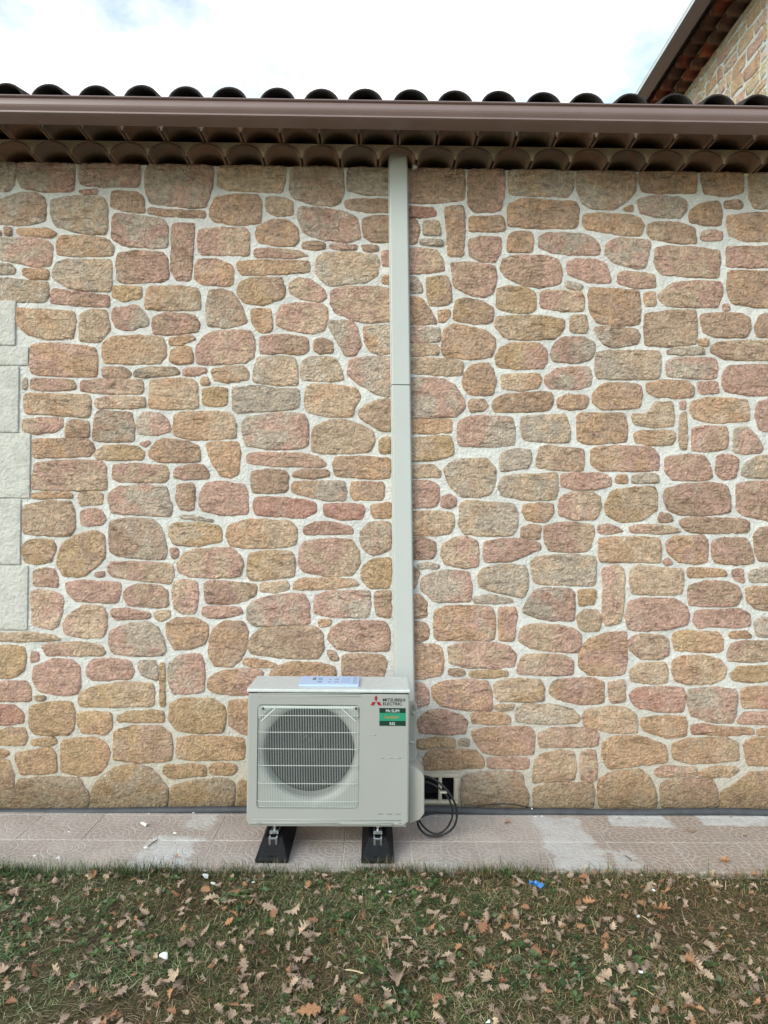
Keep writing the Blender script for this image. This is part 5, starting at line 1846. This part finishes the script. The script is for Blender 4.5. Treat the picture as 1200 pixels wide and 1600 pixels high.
for u, v, s, a, kd, lb in pl:
    p = onZ(u, v, 0.005)
    leaf(p.x, p.y, s, a, kd, r, lb, z=0.010, flat=0.4)
kinds = ['pale tan', 'greyish brown', 'rusty orange brown']
cnt = 0
while cnt < 262:
    y = r.uniform(2.45, PAVE_Y0 - 0.02)
    hw = y * 0.53
    x = r.uniform(-hw, hw)
    d = 0.25 + 0.65 * (PAVE_Y0 - y) + 0.5 * float(fbm(np.array([[x * 1.5, y * 1.5]]), 81, 2)[0])
    if x < -0.5 and y > 3.1: d -= 0.25
    if r.rand() > d: continue
    leaf(x, y, r.uniform(0.030, 0.062), r.uniform(0, 6.28), kinds[r.choice(3, p=[.34, .52, .14])], r)
    cnt += 1
# say of every leaf where it lies
marks = ((-9, 'at far left'), (55, 'near the left side'), (110, 'left of the plaster chunk'), (200, 'below the plaster chunk'), (245, 'below the dust patch'), (300, 'below the white rubble'), (345, 'left of the left foot'), (395, 'below the left foot'),
         (455, 'between the two feet'), (510, 'below the logo side'), (560, 'below the right foot'), (610, 'left of the cable loop'), (650, 'below the cable loop'), (705, 'right of the cable loop'), (760, 'left of the blue scrap'), (815, 'below the blue scrap'),
         (860, 'right of the blue scrap'), (905, 'below the dust stripe'), (950, 'below the first dust strip'), (1000, 'below the right paving'), (1050, 'below the bare soil side'), (1100, 'near the right side'), (1150, 'at far right'))
seen = {}
for o, x, y, size, kind, rz in LEAVES:
    d = ROT.transposed() @ (Vector((x, y, 0)) - CAM)
    u, v = 600 - F * d.x / d.z, 800 + F * d.y / d.z
    where = [w for m, w in marks if u >= m or m == -9][-1]
    rowt = ['by the paving edge', 'upper lawn', 'middle lawn', 'lower lawn', 'bottom edge'][int(min(4, max(0, (v - 1362) / 48)))]
    sz = 'small' if size < 0.052 else 'medium' if size < 0.065 else 'large'
    lab = f'{sz} {kind} oak leaf, {rowt}, {where}'
    seen.setdefault(lab, []).append((rz, o))
for lab, lst in seen.items():
    for rz, o in lst:
        l2 = lab
        if len(lst) > 1:
            # the tip of the leaf is its own +x end
            l2 += ', tip ' + ['right', 'wallward', 'left', 'forward'][int(((rz + math.pi / 4) % (2 * math.pi)) // (math.pi / 2)) % 4]
        o['n_'] = 0
        tag(o, l2.replace('rusty orange brown', 'rusty'), 'leaf', 'fallen oak leaves strewn over the lawn')
        del o['n_']
# broken leaf litter between them and outside the picture
V, Fc, C = [], [], []
base = [leaf_mesh(400 + s) for s in range(5)]
for i in range(2500):
    if i < 1700:
        x, y, s = r.uniform(-2.4, 2.4), r.uniform(2.3, PAVE_Y0 - 0.01), r.uniform(0.014, 0.052)
    else:
        x, y, s = r.uniform(-6, 6), r.uniform(0.3, PAVE_Y0 - 0.02), r.uniform(0.04, 0.075)
        if abs(x) < y * 0.55 + 0.05 and y > 2.4: continue
    v, f = base[i % 5]
    M = (Matrix.Rotation(r.uniform(0, 6.28), 3, 'Z') @ Matrix.Rotation(r.normal(0, 0.5), 3, 'X') @ Matrix.Rotation(r.normal(0, 0.5), 3, 'Y'))
    z = float(lawn_z(np.array([x]), np.array([y]))[0]) + r.uniform(0.010, 0.028)
    b = len(V)
    A = np.array(v) @ np.array(M).T * s + np.array([x, y, z])
    V += A.tolist()
    Fc += [[w + b for w in q_] for q_ in f]
    c = np.array(LC[kinds[r.choice(3, p=[.3, .5, .2])]][r.randint(2)]) * r.uniform(0.65, 1.0)
    C += [c] * len(v)
tag(mk('leaf_litter', V, Fc, MG, cols=np.array(C)), 'small broken bits of dry oak leaf mixed into the lawn', 'leaf litter', kind='stuff')
# twigs
for i, (u0, v0, u1, v1, rr, lb) in enumerate(((1003, 1431, 1019, 1443, 0.003, 'short pale twig lying beside a whitish pebble in the right lawn'),
        (922, 1430, 932, 1460, 0.002, 'thin pale straw stalk standing in the lawn right of centre'),
        (995, 1540, 1022, 1555, 0.002, 'thin pale stalk slanting across the lower right lawn'),
        (604, 1455, 607, 1484, 0.0022, 'upright pale straw in the middle of the lawn'),
        (540, 1515, 568, 1521, 0.004, 'dark fallen twig left of the biggest pale leaf'),
        (1086, 1458, 1106, 1464, 0.003, 'brown twig beside the bare soil patch at right'),
        (977, 1337, 987, 1345, 0.003, 'tiny dark twig on the right paving'),
        (232, 1322, 246, 1312, 0.004, 'dark splinter of bark on the white plaster dust'))):
    z = 0.012 if v0 > 1362 else 0.005
    a, b = onZ(u0, v0, z), onZ(u1, v1, z)
    rr *= 0.7
    m = (a + b) / 2 + Vector((0.001, 0.001, 0.002))
    c = lin(196, 176, 140) if 'pale' in lb else lin(86, 68, 54)
    tag(mk('twig', *tube(spline([a, m, b], 4), rr, 6), simple('twig_bark', c, 0.8), smooth=True), lb, 'twig')
